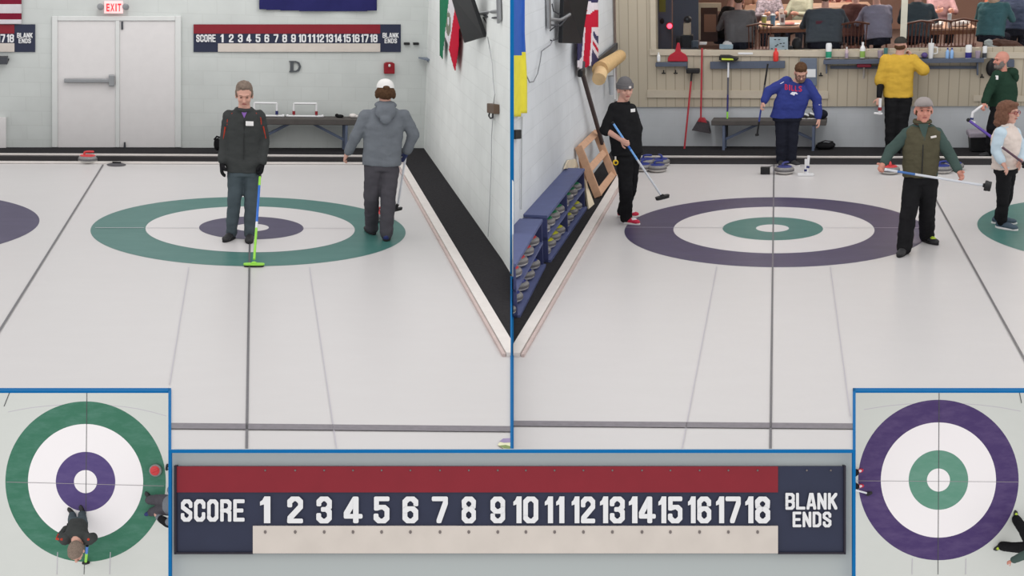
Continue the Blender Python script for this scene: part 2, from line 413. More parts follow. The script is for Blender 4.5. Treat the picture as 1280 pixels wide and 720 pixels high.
# extend back wall to the left of the view
ext=WA.a-WA.t*.6
mb=MB(); mb.prism([Vector((*A.fl(-30,202.5)[:2],0)),Vector((*A.fl(506,206.5)[:2],0)),Vector((2.3,-2.05,0)),Vector((*A.fl(639.9,437)[:2],0)),Vector((*A.fl(639.9,345)[:2],0)),Vector((2.76,-1.5,0)),WA.b,ext],Vector((0,0,-.05))); mb.v=[p+Vector((0,0,.006)) for p in mb.v]
struct(A,mb,'floor',CARPET)
mb=MB(); p,q=A.fl(-30,203.8),A.fl(506,205.5); mb.beam(p+Vector((0,.05,.05)),q+Vector((0,.05,.05)),.1,.1); 
struct(A,mb,'trim_1',BUMP)
mb=MB(); mb.beam(p+Vector((0,.1,.113)),q+Vector((0,.1,.113)),.05,.022); struct(A,mb,'trim_2',WHITEB)
mb=MB(); mb.beam(p+Vector((0,-.03,.02)),q+Vector((0,-.03,.02)),.04,.03); struct(A,mb,'trim_3',WHITEB)
a,b=A.fl(504.5,209),A.fl(639.9,446)
mb=MB(); mb.beam(Vector((2.25,4.3,.015)),Vector((2.235,b.y,.015)),.11,.05); mb.beam(Vector((2.175,4.3,.012)),Vector((2.16,b.y,.012)),.03,.03,m=1); cut_seam(struct(A,mb,'trim_4',[WHITEB,BOARDEDGE]),A,638.3,500)
# walls
def wall(R,W,name,m,z1=3.4,a=None,b=None,th=.15,z0=-.05):
    a=Vector(a or W.a); b=Vector(b or W.b); a.z=b.z=z0
    mb=MB(); up=Vector((0,0,z1-z0)); mb.prism([a,b,b+up,a+up],-W.n*th); return struct(R,mb,name,m,uv=W.uv())
wall(A,WA,'wall_back',WALLA,a=ext,b=WA.b+WA.t*.15)
def side_wall(R,W,pts,name,m):
    mb=MB(); mb.prism([W.w(*q) for q in pts],-W.n*.02); return struct(R,mb,name,m,uv=W.uv())
_c=A.Y(530,185.5,WA.b.y); side_wall(A,WAR,[(529.5,186.5),(639.8,345.5),(639.8,-40),(537,-40)],'wall_right',WALLR)
# ============ sheet beside the left-hand wall (room B)
mb=MB()
slabfloor(mb,[(640,204.5),(1310,206.5),(1310,487),(1068,487),(1068,564),(640,564)],.004,0,B)
house(mb,(0,0),RAD,(3,1,2,1))
cB=B.fl(1220,281); house(mb,(cB.x+1.829,.02),RAD,(2,1,3,1),clip=clip_to(B.fl(1309,290).x+.35,0,1))
fline(mb,B,(967.5,205.5),(963,563),.019,.008,4)
fline(mb,B,(1148,210),(1309,500),.022,.008,4)
fline(mb,B,(641,529),(1068,532.5),.11,.008,5)
fline(mb,B,(780,284),(905,284.3),.012,.008,6); fline(mb,B,(1030,284.5),(1152,284.7),.012,.008,6)
fline(mb,B,(896,333),(852,563),.008,.008,6); fline(mb,B,(1038,333),(1063,520),.008,.008,6)
struct(B,mb,'floor',IMATS)
WB=Wall(B,(-2.63,5.98,0),(3.11,5.54,0)); extB=WB.b+WB.t*1.0
XL=-2.66
mb=MB(); mb.prism([Vector((*B.fl(790,203.5)[:2],0)),Vector((*B.fl(1310,205.5)[:2],0)),extB,WB.a+Vector((-.1,0,0)),Vector((-2.95,B.plane(640.4,360,(-2.95,0,0),(1,0,0)).y,0)),Vector((*B.fl(640.2,437)[:2],0)),Vector((-2.26,2.72,0))],Vector((0,0,-.05))); mb.v=[p+Vector((0,0,.006)) for p in mb.v]
struct(B,mb,'floor',CARPET)
p,q=B.fl(780,204),B.fl(1310,206)
mb=MB(); mb.beam(p+Vector((0,.05,.04)),q+Vector((0,.05,.04)),.1,.08); struct(B,mb,'trim_5',BUMP)
mb=MB(); mb.beam(p+Vector((0,.1,.09)),q+Vector((0,.1,.09)),.05,.022); struct(B,mb,'trim_6',WHITEB)
bl=B.fl(640.2,446)
mb=MB(); mb.beam(Vector((-2.25,4.3,.015)),Vector((-2.29,bl.y,.015)),.11,.05); mb.beam(Vector((-2.18,4.3,.012)),Vector((-2.21,bl.y,.012)),.03,.03,m=1); cut_seam(struct(B,mb,'trim_7',[WHITEB,BOARDEDGE]),B,641.7,700)
WBL=Wall(B,(-2.84,-3.5,0),(-2.66,5.98,0))
side_wall(B,WBL,[(640.2,362),(771.8,183.5),(771,-40),(640.2,-40)],'wall_left',WALLB)
# back wall of B: lower grey blocks, upper beige grooved boards, window opening
GREYL=block_mat('grey_lower_wall',(188,192,196),bw=.44,bh=.22,mort=.006,mcol=.97,bump=.08)
def boards_mat():
    m=mat('beige_grooved_boards',(180,170,151),.7,var=0); nt=m.node_tree; b=nt.nodes['Principled BSDF']
    uv=nt.nodes.new('ShaderNodeUVMap'); sp=nt.nodes.new('ShaderNodeSeparateXYZ'); nt.links.new(uv.outputs[0],sp.inputs[0])
    a=nt.nodes.new('ShaderNodeMath'); a.operation='DIVIDE'; a.inputs[1].default_value=.155; nt.links.new(sp.outputs[0],a.inputs[0])
    fr=nt.nodes.new('ShaderNodeMath'); fr.operation='FRACT'; nt.links.new(a.outputs[0],fr.inputs[0])
    lt=nt.nodes.new('ShaderNodeMath'); lt.operation='LESS_THAN'; lt.inputs[1].default_value=.1; nt.links.new(fr.outputs[0],lt.inputs[0])
    mx=nt.nodes.new('ShaderNodeMix'); mx.data_type='RGBA'; mx.inputs[6].default_value=srgb((182,172,154)); mx.inputs[7].default_value=srgb((158,148,131)); nt.links.new(lt.outputs[0],mx.inputs[0])
    nt.links.new(mx.outputs[2],b.inputs['Base Color'])
    bp=nt.nodes.new('ShaderNodeBump'); bp.invert=True; bp.inputs['Distance'].default_value=.01; bp.inputs['Strength'].default_value=.4; nt.links.new(lt.outputs[0],bp.inputs['Height']); nt.links.new(bp.outputs[0],b.inputs['Normal'])
    return m
BEIGE=boards_mat(); BEIGET=mat('beige_trim',(190,180,163),.6,var=.04)
W1=WB.uv()
mb=MB(); a=Vector((*WB.a[:2],-.05)); b=Vector((*extB[:2],-.05)); zl=WB.w(960,133).z
up=Vector((0,0,zl+.05)); mb.prism([a,b,b+up,a+up],-WB.n*.15); struct(B,mb,'wall_back',GREYL,uv=W1)
def zbox(mb,W,ua,ub,z0,z1,o0,o1,m=0,vref=60):
    pa,pb=W.w(ua,vref,0),W.w(ub,vref,0); pa.z=pb.z=z0; P=[pa,pb,pb+Vector((0,0,z1-z0)),pa+Vector((0,0,z1-z0))]
    mb.prism([p+W.n*o1 for p in P],W.n*(o0-o1),m)
zw=WB.w(1000,63).z     # sill height
mb=MB()
zbox(mb,WB,771,1330,zl,zw,-.15,.03); zbox(mb,WB,771,821,zw,3.4,-.15,.03); zbox(mb,WB,821,1330,3.0,3.4,-.15,.03)
struct(B,mb,'wall_back_upper',BEIGE,uv=W1)
# window frame: sill board, jamb, mullion
mb=MB(); WB.slab(mb,[(812,61.5),(812,69),(1330,73.5),(1330,66)][::-1],.03,.06); win=struct(B,mb,'trim_8',BEIGET)
mb=MB(); zbox(mb,WB,814,820.5,zw,3.0,-.12,.06); struct(B,mb,'window_1',BEIGET)
mb=MB(); zbox(mb,WB,1124.5,1132.5,zw,3.0,-.1,.05); struct(B,mb,'window_2',mat('mullion_paint',(196,194,180),.6))
mb=MB(); zbox(mb,WB,821,1330,zw,3.0,-.07,-.06)
GL=mat('window_glass',(235,240,245),.02,var=0,trans=1,spec=.5); GL.node_tree.nodes['Principled BSDF'].inputs['IOR'].default_value=1.1
struct(B,mb,'window_3',GL)
mb=MB(); WB.slab(mb,[(809,112.5),(809,122),(1035,123.5),(1035,114)][::-1],.03,.055); struct(B,mb,'trim_9',BEIGET)
mb=MB(); WB.slab(mb,[(1217,119),(1217,126.5),(1330,127.5),(1330,120)][::-1],.03,.05); struct(B,mb,'trim_10',BEIGET)
# ============ overhead views
def overhead(R,cols,rad,rect_px,name,jog):
    mb=MB(); u0,v0,u1,v1=rect_px
    slabfloor(mb,[(u0,v1),(u1,v1),(u1,v0),(u0,v0)],.1,0,R)
    lo,hi=R.fl(u0,v1),R.fl(u1,v0)
    def cl(P):
        for ax,s,l in ((0,-1,lo.x),(0,1,hi.x),(1,-1,lo.y),(1,1,hi.y)): P=clip_to(l,ax,s)(P)
        return P
    house(mb,(0,0),rad,cols,clip=cl)
    return mb
sc=F/DC; rr=[100.3/sc,72/sc,37.2/sc,14.4/sc]
OICE=ice_mat('overhead_ice',(205,208,204),.1,.5,(225,225,222),spec=.2); OWHITE=ice_mat('overhead_white',(240,236,238),.05,.5,(250,250,250),spec=.2)
OG=ice_mat('overhead_green',(52,110,86),.3,.6,(120,160,150),spec=.2); OP=ice_mat('overhead_purple',(78,64,118),.2,.6,(140,125,165),spec=.2)
OG2=ice_mat('overhead_pale_green',(90,142,122),.2,.6,(160,185,180),spec=.2); OP2=ice_mat('overhead_deep_purple',(64,46,98),.3,.6,(130,112,150),spec=.2)
TL=mat('tee_line',(150,145,150),.5,var=0); OL=mat('overhead_line',(78,80,82),.5,var=0)
mb=overhead(OC,(1,4,2,4),rr,(-12,488,212,735),'',0)
fline(mb,OC,(108.5,489),(107.2,650),.015,.008,5); fline(mb,OC,(107.2,650),(105,718),.015,.008,5)
fline(mb,OC,(8,602.5),(205,607.5),.012,.008,6)
fline(mb,OC,(13,488),(5,508),.018,.008,5)
def arcline(R,c,pts): 
    for a,b in zip(pts[:-1],pts[1:]): fline(c,R,a,b,.016,.0005,3)
arcline(OC,mb,[(10,515),(25,512),(40,509.5),(58,507.5),(80,506),(107,505.5),(134,506.5),(156,508.5),(172,511),(190,515),(208,520)])
for x in (71,137): fline(mb,OC,(x+1,690),(x,718),.015,.007,3)
struct(OC,mb,'floor',[OICE,OG,OP,FAINT,OWHITE,OL,TL])
mb=overhead(OD,(2,4,1,4),rr,(1068,488,1295,735),'',0)
fline(mb,OD,(1174,489),(1172.5,718),.015,.008,5); fline(mb,OD,(1071,601),(1274,602.5),.01,.008,6)
arcline(OD,mb,[(1080,512),(1095,509.5),(1112,507),(1135,505),(1173,503.5),(1200,504.3),(1225,506.2),(1250,509.2),(1276,514)])
for x in (1140,1207): fline(mb,OD,(x+.5,698),(x,718),.015,.007,3)
fline(mb,OD,(1274,489),(1277,504),.018,.008,5)
struct(OD,mb,'floor',[OICE,OG2,OP2,FAINT,OWHITE,OL,TL])
# ============ close view of the scoreboard
SW=Wall(S,(-3,0,0),(3,0,0))
mb=MB(); SW.slab(mb,[(212,564),(212,735),(1068,735),(1068,564)][::-1],-.1,0); struct(S,mb,'wall_scoreboard',block_mat('close_wall',(172,178,178),bump=.1,mcol=1.02,mort=.008,bh=.42,bw=.9))
NAVY=mat('navy_board',(43,48,70),.5,var=.05); RED=mat('red_board',(130,29,42),.5,var=.04); CREAM=mat('cream_strip',(205,196,188),.5,var=.04); NUM=mat('white_lettering',(226,226,228),.5,var=0); SCREW=mat('screw',(120,112,110),.4,metal=.4)
EDGE=mat('board_edge',(40,36,48),.5)
def scoreboard(R,W,x0,y0,x1,y1,yr,xb,xs,ysw,nums,score,blank,ends,label,cat,o,bold=.055,numy=None,off=.02,detail=False,first=0):
    root=thing(R,'scoreboard',label,'scoreboard',W.w((x0+x1)/2,y1))
    mb=MB(); W.slab(mb,rect(x0,y0,x1,y1),0,off); part(mb,'backboard',[NAVY],root,'navy board')
    mb=MB(); W.slab(mb,rect(x0,y0,xb,yr),off,off+.006); part(mb,'red_band',[RED],root,'dark red band')
    mb=MB(); W.slab(mb,rect(xs,ysw,xb,y1-.2),off,off+.012); sp=part(mb,'number_rail',[CREAM],root,'cream strip for hanging numbers')
    if detail:
        for n,(a,b) in nums:
            mb=MB(); c=W.w((a+b)/2,ysw+7.5,off+.014); mb.ell(c,(.007,.004,.009),seg=8,rings=6); part(mb,'hook',[SCREW],sp)
        for n,(a,b) in nums+[('e',(1005,1012)),('f',(1035,1042))]:
            mb=MB(); c=W.w((a+b)/2,588,off+.008); mb.ell(c,(.005,.004,.005),seg=8,rings=6); part(mb,'screw',[SCREW],root)
        for q in ((x0-.5,y0-1,x0+2.5,y1+1),(x1-2,y0-1,x1+.5,y1+1),(x0,y1-1.5,xs,y1+.8),(xb,y1-1.5,x1,y1+.8)):
            mb=MB(); W.slab(mb,rect(*q),0,off+.012); part(mb,'edge_trim',[EDGE],root)
    ya,yb=numy
    for n,(a,b) in nums:
        mb=MB(); fn=lambda u,v:W.w(u,v,off+.01)
        if len(n)==2:
            w1=(b-a)*(.33 if n[1]!='1' else .42); g=(b-a)*.06
            block_px(mb,n[0],(a,ya,a+w1,yb),fn,n=W.n); block_px(mb,n[1],((a+w1+g) if n[1]!='1' else b-w1,ya,b,yb),fn,n=W.n)
        else: block_px(mb,n,(a,ya,b,yb),fn,n=W.n)
        part(mb,'numeral',[NUM],root)
    for t,bx in (('SCORE',score),('BLANK',blank),('ENDS',ends)):
        if bx:
            mb=MB(); n=len(t); w=(bx[2]-bx[0])/n
            for i,ch in enumerate(t): block_px(mb,ch,(bx[0]+w*(i+.05),bx[1],bx[0]+w*(i+.93),bx[3]),lambda u,v:W.w(u,v,off+.01),n=W.n)
            part(mb,'lettering',[NUM],root)
    return root
nb=[('1',(325,338)),('2',(359,379)),('3',(395.5,415)),('4',(430,452.5)),('5',(467,487)),('6',(503,523)),('7',(540,560)),('8',(577,595)),('9',(613,631.5)),('10',(641.7,673)),('11',(681,705.5)),('12',(714.6,744)),('13',(750,781)),('14',(786,819)),('15',(823,853)),('16',(860,889)),('17',(895,926)),('18',(931.6,962.5))]
scoreboard(S,SW,218,583,1057,692,615.5,972.5,316,657.5,nb,(225.5,624,307,652),(981,616,1047.5,637),(990,639.5,1040,659),'large close-up navy and red scoreboard numbered one to eighteen on the plain grey wall','scoreboard',0,numy=(620.5,654),detail=True)
na=[]
for i,c in enumerate([277.5,289,300.4,311,322.5,333.5,345,355.8,366.8,378,389.4,400.4,411.7,422.7,433.7,444.7,456,467.2]):
    w=3 if i<9 else 4.7
    if i==0: w=2
    na.append((str(i+1),(c-w,c+w)))
scoreboard(A,WA,242,30.5,501,65,42,475.3,272.5,54.3,na,(245,43,270,52.5),(478,41,498.5,47.3),(480.5,48,496.5,54),'navy and red scoreboard high on the back wall above the letter D','scoreboard',0,numy=(42.7,53))
scoreboard(A,WA,-40,30.5,44,65,42,18,-60,54,[('17',(-3,6.5)),('18',(8.5,17.5))],None,(21,41,41,47.3),(23,48,39,54),'second scoreboard cut off at the left edge of the back wall','scoreboard',0,numy=(42.7,53))
# ============ blue dividing bars between the five bays
k_=11
def strip(R,pts,h0=.012):
    """blue edging lying along the edge of a sheet"""
    global k_
    mb=MB(); mb.prism([R.fl(u,v,h0) for u,v in pts],Vector((0,0,-h0-.004))); struct(R,mb,'trim_%d'%k_,BLUE); k_+=1
def post(R,pts,y):
    global k_
    mb=MB(); mb.prism([R.Y(u,v,y) for u,v in pts],Vector((0,.02,0))); struct(R,mb,'trim_%d'%k_,BLUE); k_+=1
strip(A,[(638,345),(640,345),(640,563),(638,563)]); strip(B,[(640,362),(642,362),(642,563),(640,563)])
post(A,rect(638,-60,640,347),WAR.w(639.8,345.5).y-.03); post(B,rect(640,-60,642,364),WBL.w(640.2,362).y-.03)
strip(A,[(-12,485),(212,485),(212,488.8),(-12,488.8)]); strip(A,[(210.4,485),(214,485),(214,563),(210.4,563)])
strip(B,[(1066,485),(1300,485),(1300,488.8),(1066,488.8)]); strip(B,[(1066,485),(1069.6,485),(1069.6,563),(1066,563)])
for q in ((210.4,562.4,1069.6,566.3),(210.4,566.3,214,735),(1066,566.3,1069.6,735)):
    mb=MB(); SW.slab(mb,rect(*q),.03,.05); struct(S,mb,'trim_%d'%k_,BLUE); k_+=1
# ------------------------------------------------------------------ light
w=bpy.data.worlds.new('world'); SC.world=w; w.use_nodes=True; bg=w.node_tree.nodes['Background']; bg.inputs[0].default_value=(1,.992,.985,1); bg.inputs[1].default_value=WORLD
def lamp(R,p,size,power,col=(1,.98,.96),rotm=None,sy=None,shape='RECTANGLE'):
    l=bpy.data.lights.new('ceiling_light','AREA'); l.shape=shape; l.size=size; l.size_y=sy or size; l.energy=power; l.color=col
    o=bpy.data.objects.new('ceiling_light',l); COL.objects.link(o); m=R.M@Matrix.Translation(Vector(p))
    if rotm is not None: m=m@rotm
    o.matrix_world=m; return o
for R_ in (A,B):
    for y in (3.2,-.5,-4.5):
        for x in (-1.5,1.5): lamp(R_,(x,y,4.6),.5,LP*(3 if y>2 else 1),sy=2.6,rotm=Matrix.Rotation(math.radians(50 if y>2 else 0),4,'X'))  # unseen lamps; back row turned to the back wall and strengthened to brighten it
lamp(OC,(0,0,5),3,LO); lamp(OD,(0,0,5),3,LO)
lamp(S,(0,-1.2,2.2),3,LS,rotm=Matrix.Rotation(math.radians(45),4,'X'))
v=SC.view_settings; v.view_transform='Standard'; v.look='None'; v.gamma=1; v.exposure=0; v.use_curve_mapping=False
# ------------------------------------------------------------------ people
SKIN=mat('skin',(205,158,142),.6,var=.05,scale=12,spec=.3)
SKINP=mat('skin_pink',(200,140,124),.6,var=.05,scale=12,spec=.3)
EYE=mat('eye_dark',(84,62,56),.4,var=0); LIP=mat('lip',(160,96,92),.6,var=0); BROW=mat('eyebrow',(136,108,94),.9,var=0)
def Rz(a): return Matrix.Rotation(a,3,'Z')
def head_frame(yaw,pitch,roll=0):
    # local: x right hand side of picture when facing the camera (yaw 0), -y forward, z up
    return Rz(yaw)@Matrix.Rotation(pitch,3,'X')@Matrix.Rotation(roll,3,'Y')
def hand_parts(mb,wr,d,n,side,curl=.5,thumb=.6,g=0,sc=1.0,spread=.0):
    """palm, four bent fingers of different lengths and a thumb from the side of the palm"""
    d=d.normalized(); n=(n-d*n.dot(d)).normalized(); s=d.cross(n)*side
    R=Matrix((s,d,n)).transposed(); k=sc
    mb.ell(wr+d*.045*k,(.043*k+g,.056*k+g,.019*k+g),R,14,10)
    mb.capsule(wr-d*.02*k,wr+d*.03*k,.027*k+g,.028*k+g)
    for i,(x,l) in enumerate(((.031,.072),(.011,.08),(-.01,.074),(-.03,.058))):
        p=wr+d*(.083-.006*abs(i-1.2))*k+s*x*k; a=.15*curl; dd=d+s*spread*x*20
        for j in range(3):
            dd2=(dd*math.cos(a)+n*math.sin(a)).normalized(); q=p+dd2*l*(.42,.32,.26)[j]*k
            mb.capsule(p,q,(.0105-.0008*j)*k+g,(.0098-.0008*j)*k+g,8); p=q; a+=curl*(.95 if j<1 else .8)
    p=wr+d*.03*k+s*.035*k; dd=(d*.6+s*.8+n*.15).normalized()
    for j in range(2):
        q=p+dd*(.042 if j==0 else .032)*k; mb.capsule(p,q,(.013-.001*j)*k+g,(.011)*k+g,8); p=q; dd=(dd*(1-thumb*.5)+(d*.7-s*.3+n*.5*curl)*thumb).normalized()
def ring(c,a,b,side,up,n=20,e=2.4):
    side=side.normalized(); fw=up.cross(side).normalized(); P=[]
    for k in range(n):
        w=2*PI*k/n; x,y=math.cos(w),math.sin(w)
        P.append(c+side*a*math.copysign(abs(x)**(2/e),x)+fw*b*math.copysign(abs(y)**(2/e),y))
    return P
def human(R,name,label,o,J,yaw=0,head=(0,0),hs=1.0,w=(.2,.165,.175,.185),dp=(.125,.115,.125,.1),top=None,legs=None,shoes=None,hair=None,skin=None,
          sleeve=(.068,.056,.046),slen=1.0,hands=('relaxed','relaxed'),handn=(None,None),curl=(.5,.5),gloves=None,leg_r=(.098,.072,.06),extra=None,cat='person',
          hem=.0,face=True,beard=None,glasses=None,seat=False,torso_mats=None,topcolor=None,handdir=(None,None),group=None,vox=.007,tag_badge=None,topname='shirt',thumbside=(1,1)):
    """o: ground point.  J: joints in room coordinates.  w,dp: half widths/depths at hip, waist, chest, shoulder."""
    root=thing(R,name,label,cat,o,group)
    skin=skin or SKIN
    side=Rz(yaw)@Vector((1,0,0)); fwd=Rz(yaw)@Vector((0,-1,0)); up0=Vector((0,0,1))
    HF=head_frame(*head); H=J['head']
    hl=lambda x,y,z: H+HF@(Vector((x,y,z))*hs)
    P,N=J['pelvis'],J['neck']; up=(N-P).normalized(); L=(N-P).length
    body=MB()
    # head
    body.ell(hl(0,.012,.035),(.077*hs,.097*hs,.088*hs),HF); body.ell(hl(0,-.018,-.03),(.064*hs,.07*hs,.082*hs),HF); body.ell(hl(0,-.05,-.092),(.03*hs,.028*hs,.022*hs),HF)
    body.ell(hl(0,-.096,-.018),(.013*hs,.02*hs,.026*hs),HF); body.ell(hl(0,-.108,-.028),(.017*hs,.013*hs,.012*hs),HF)
    body.ell(hl(0,-.075,.026),(.055*hs,.02*hs,.012*hs),HF); body.ell(hl(.035,-.066,-.025),(.024*hs,.022*hs,.024*hs),HF); body.ell(hl(-.035,-.066,-.025),(.024*hs,.022*hs,.024*hs),HF)
    for s in (-1,1): body.ell(hl(.078*s,.012,-.008),(.012*hs,.022*hs,.033*hs),HF)
    body.capsule(hl(0,.015,-.06),N-up*.02,.054*hs,.062*hs)
    # trunk
    def trunk(mb,g=0,t0=0,t1=1,ws=w,ds=dp,neck=.07,hemx=0):
        rows=[(t0,ws[0]+hemx,ds[0]+hemx),(.18,ws[0],ds[0]),(.4,ws[1],ds[1]),(.68,ws[2],ds[2]),(.86,ws[3],ds[3]),(.95,ws[3]*.78,ds[3]*.85),(1.0,neck+.03,neck)]
        rg=[]
        S=(J['shL']+J['shR'])/2
        for t,a,b in rows:
            if t>t1: continue
            c=P+up*L*t
            if t>.6: c=c.lerp(S+up*(L*t-(S-P).dot(up)),min(1,(t-.6)/.26)*.8)
            sv=(J['shR']-J['shL']).normalized()
            if sv.dot(side)<0: sv=-sv
            sd=side if t<.6 else (side.lerp(sv,min(1,(t-.6)/.25))).normalized()
            u2=(up-sd*up.dot(sd)).normalized()
            rg.append(ring(c,a+g,b+g,sd,u2))
        mb.loft(rg)
    trunk(body,-.014)
    def arm(mb,s,g,upto,r=sleeve,sh=True):
        a,b,c=J['sh'+s],J['el'+s],J['wr'+s]
        mb.capsule(a,b,r[0]+g,r[1]+g)
        if sh: mb.capsule(a,a.lerp(N,.45)-up*.02,r[0]+.004+g,.055+g)
        if upto>1:
            e=b.lerp(c,upto-1); mb.capsule(b,e,r[1]+g,r[1]+(r[2]-r[1])*(upto-1)+g)
    for i,s in enumerate('LR'):
        if 'el'+s not in J: continue
        arm(body,s,-.012,1); b,c=J['el'+s],J['wr'+s]; body.capsule(b,c,.042,.029)
        d=handdir[i] if handdir[i] is not None else (c-b).normalized()
        n=handn[i] if handn[i] is not None else -fwd+Vector((.01,.02,.03))
        hand_parts(body,c+d*.015,Vector(d),Vector(n),thumbside[i],curl[i])
        if gloves and gloves[i]:
            g=MB(); hand_parts(g,c+d*.015,Vector(d),Vector(n),thumbside[i],curl[i],g=.005); blob(g,gloves[i],'glove',.008,o,1,parent=root)
    # legs
    for s in 'LR':
        if 'hip'+s not in J: continue
        a,b,c=J['hip'+s],J['kn'+s],J['an'+s]; body.capsule(a,b,leg_r[0]-.015,leg_r[1]-.012); body.capsule(b,c,leg_r[1]-.012,.04); 
        fv=J['toe'+s]-c; fv.z=0; body.capsule(c-Vector((0,0,.02)),Vector((c.x,c.y,J['toe'+s].z+.04))+fv.normalized()*.1,.034,.024)
    blob(body,skin,'body',vox,o,2,parent=root)
    # face details
    if face:
        for s in (-1,1): mb=MB(); mb.ell(hl(.03*s,-.083,.004),(.0115*hs,.006*hs,.005*hs),HF,10,8); part(mb,'eye',[EYE],root,smooth=True)
        for s in (-1,1): mb=MB(); mb.ell(hl(.032*s,-.088,.026),(.019*hs,.006*hs,.004*hs),HF,10,8); part(mb,'eyebrow',[BROW],root,smooth=True)
        mb=MB(); mb.ell(hl(0,-.087,-.062),(.024*hs,.008*hs,.006*hs),HF,12,8); part(mb,'lips',[LIP],root,smooth=True)
    if glasses:
        mb=MB()
        for s in (-1,1):
            c=hl(.032*s,-.1,.002); mb.tube([c+HF@Vector((.024*math.cos(a)*hs,0,.018*math.sin(a)*hs)) for a in [2*PI*k/14 for k in range(15)]],.0035,6)
            mb.tube([hl(.056*s,-.098,.004),hl(.082*s,0,.004)],.003,6)
        mb.tube([hl(-.008,-.102,.004),hl(.008,-.102,.004)],.003,6)
        part(mb,'glasses',[glasses],root)
    if beard:
        mb=MB(); mb.ell(hl(0,-.03,-.082),(.062*hs,.066*hs,.05*hs),HF); mb.ell(hl(0,-.088,-.046),(.032*hs,.014*hs,.009*hs),HF)
        for s in (-1,1): mb.ell(hl(.06*s,-.015,-.045),(.014*hs,.045*hs,.045*hs),HF)
        blob(mb,beard,'beard',.008,o,1,.003,40,parent=root)
    # top
    if top:
        mb=MB(); trunk(mb,0,-hem,hemx=.004); 
        for s in 'LR':
            if 'el'+s in J: arm(mb,s,0,slen if not isinstance(slen,dict) else slen[s])
        if topname in('jacket','vest'): mb.tube(ring(N-up*.005,.085,.085,side,up,14)+[ring(N-up*.005,.085,.085,side,up,14)[0]],.022,8)
        blob(mb,top,topname,.011,o,3,.008,8,parent=root,colorfn=topcolor)
    if legs:
        mb=MB(); rows=[ring(P+up*.05,w[0]*.84,dp[0]*.84,side,up),ring(P,w[0]*.9,dp[0]*.94,side,up),ring(P-up0*.08,w[0]*.9,dp[0]*.95,side,up0)]
        mb.loft(rows)
        for s in 'LR':
            a,b,c=J['hip'+s],J['kn'+s],J['an'+s]
            mb.capsule(a,b,leg_r[0],leg_r[1]); mb.capsule(b,c+(c-b).normalized()*.01,leg_r[1],leg_r[2])
            mb.capsule(a,P-up0*.04,leg_r[0],.09)
        blob(mb,legs,'trousers',.011,o,3,.009,7,parent=root)
    if shoes:
        for i,s in enumerate('LR'):
            if 'toe'+s not in J: continue
            sm=shoes[i] if isinstance(shoes,(list,tuple)) and isinstance(shoes[0],(list,tuple)) else shoes
            c,t=J['an'+s],J['toe'+s]; g=Vector((c.x,c.y,t.z)); f=(t-g); f.z=0; f=f.normalized() if f.length>.01 else fwd; sd=f.cross(up0); z=t.z
            Rf=Matrix((sd,f,up0)).transposed(); b0=Vector((c.x,c.y,z))
            mb=MB(); mb.ell(b0-f*.02+up0*.05,(.042,.06,.052),Rf); mb.ell(b0+f*.07+up0*.045,(.045,.09,.042),Rf); mb.ell(b0+f*.14+up0*.036,(.048,.07,.034),Rf)
            sh=blob(mb,sm[0],'shoe',.008,o,1,parent=root)
            mb=MB(); P2=[]
            for k in range(20):
                a=2*PI*k/20; P2.append(b0+f*(.065+.15*math.cos(a))+sd*.05*math.sin(a)*(1-.12*math.cos(a+1))+up0*.002)
            mb.prism(P2,up0*.022); part(mb,'sole',[sm[1]],sh,bevel=.004)
            if len(sm)>2:
                mb=MB(); mb.ell(b0+f*.1+up0*.052,(.036,.07,.034),Rf); part(mb,'shoe_upper',[sm[2]],sh,smooth=True)
    if hair=='none': hair=None
    if hair:
        for nm,m,parts in hair:
            mb=MB()
            for p in parts:
                if p[0]=='e': mb.ell(hl(*p[1]),Vector(p[2])*hs,HF@Matrix.Rotation(p[3] if len(p)>3 else 0,3,'X'))
            blob(mb,m,nm,.008,o,1,.004,30,parent=root)
    if tag_badge:
        c,sz,nrm=tag_badge; nrm=nrm.normalized(); x,y=perp(nrm,(0,0,1)); mb=MB(); Rm=Matrix((x,nrm,Vector(y))).transposed(); mb.box(c,(sz[0],.006,sz[1]),Rm); part(mb,'name_badge',[mat('badge_white',(232,230,230),.5)],root,bevel=.002)
    if extra: extra(root,o,hl,HF,J)
    return root
def cap(root,o,hl,HF,hs,m,mb_=None,brim=True,front=1,label='cap'):
    mb=MB(); n=14; prof=[]
    rows=[]
    for i in range(7):
        t=i/6*PI/2; rr=math.cos(t*.97); z=.05+.078*math.sin(t)
        rows.append([hl(.086*rr*math.cos(2*PI*k/24),.012+.106*rr*math.sin(2*PI*k/24),z) for k in range(24)])
    rows=[[hl(.088*math.cos(2*PI*k/24),.012+.108*math.sin(2*PI*k/24),.042) for k in range(24)]]+rows
    mb.loft(rows); c=part(mb,'cap',[m],root,smooth=True)
    mb=MB(); mb.ell(hl(0,.012,.125),(.008,.008,.005),HF); part(mb,'cap_button',[m],c,smooth=True)
    if brim:
        up=[];dn=[]
        P=[(.07*math.cos(a)*1.0,-.075-.065*math.sin(a),.058-.004*math.sin(a)-.01*abs(math.cos(a))) for a in [PI*k/12 for k in range(13)]]
        P+=[(-.07,-.05,.046),(.07,-.05,.046)]
        mb=MB(); mb.prism([hl(x,y*front+.0,z) for x,y,z in P],(HF@Vector((0,0,1)))*.006); part(mb,'cap_brim',[mb_ or m],c)
    return c
def Jp(R,Y0,**k):
    """joint pixels -> room points on the person's own upright plane; third value moves it towards (-) or away (+)"""
    return {n:R.Y(v[0],v[1],Y0+(v[2] if len(v)>2 else 0)) for n,v in k.items()}
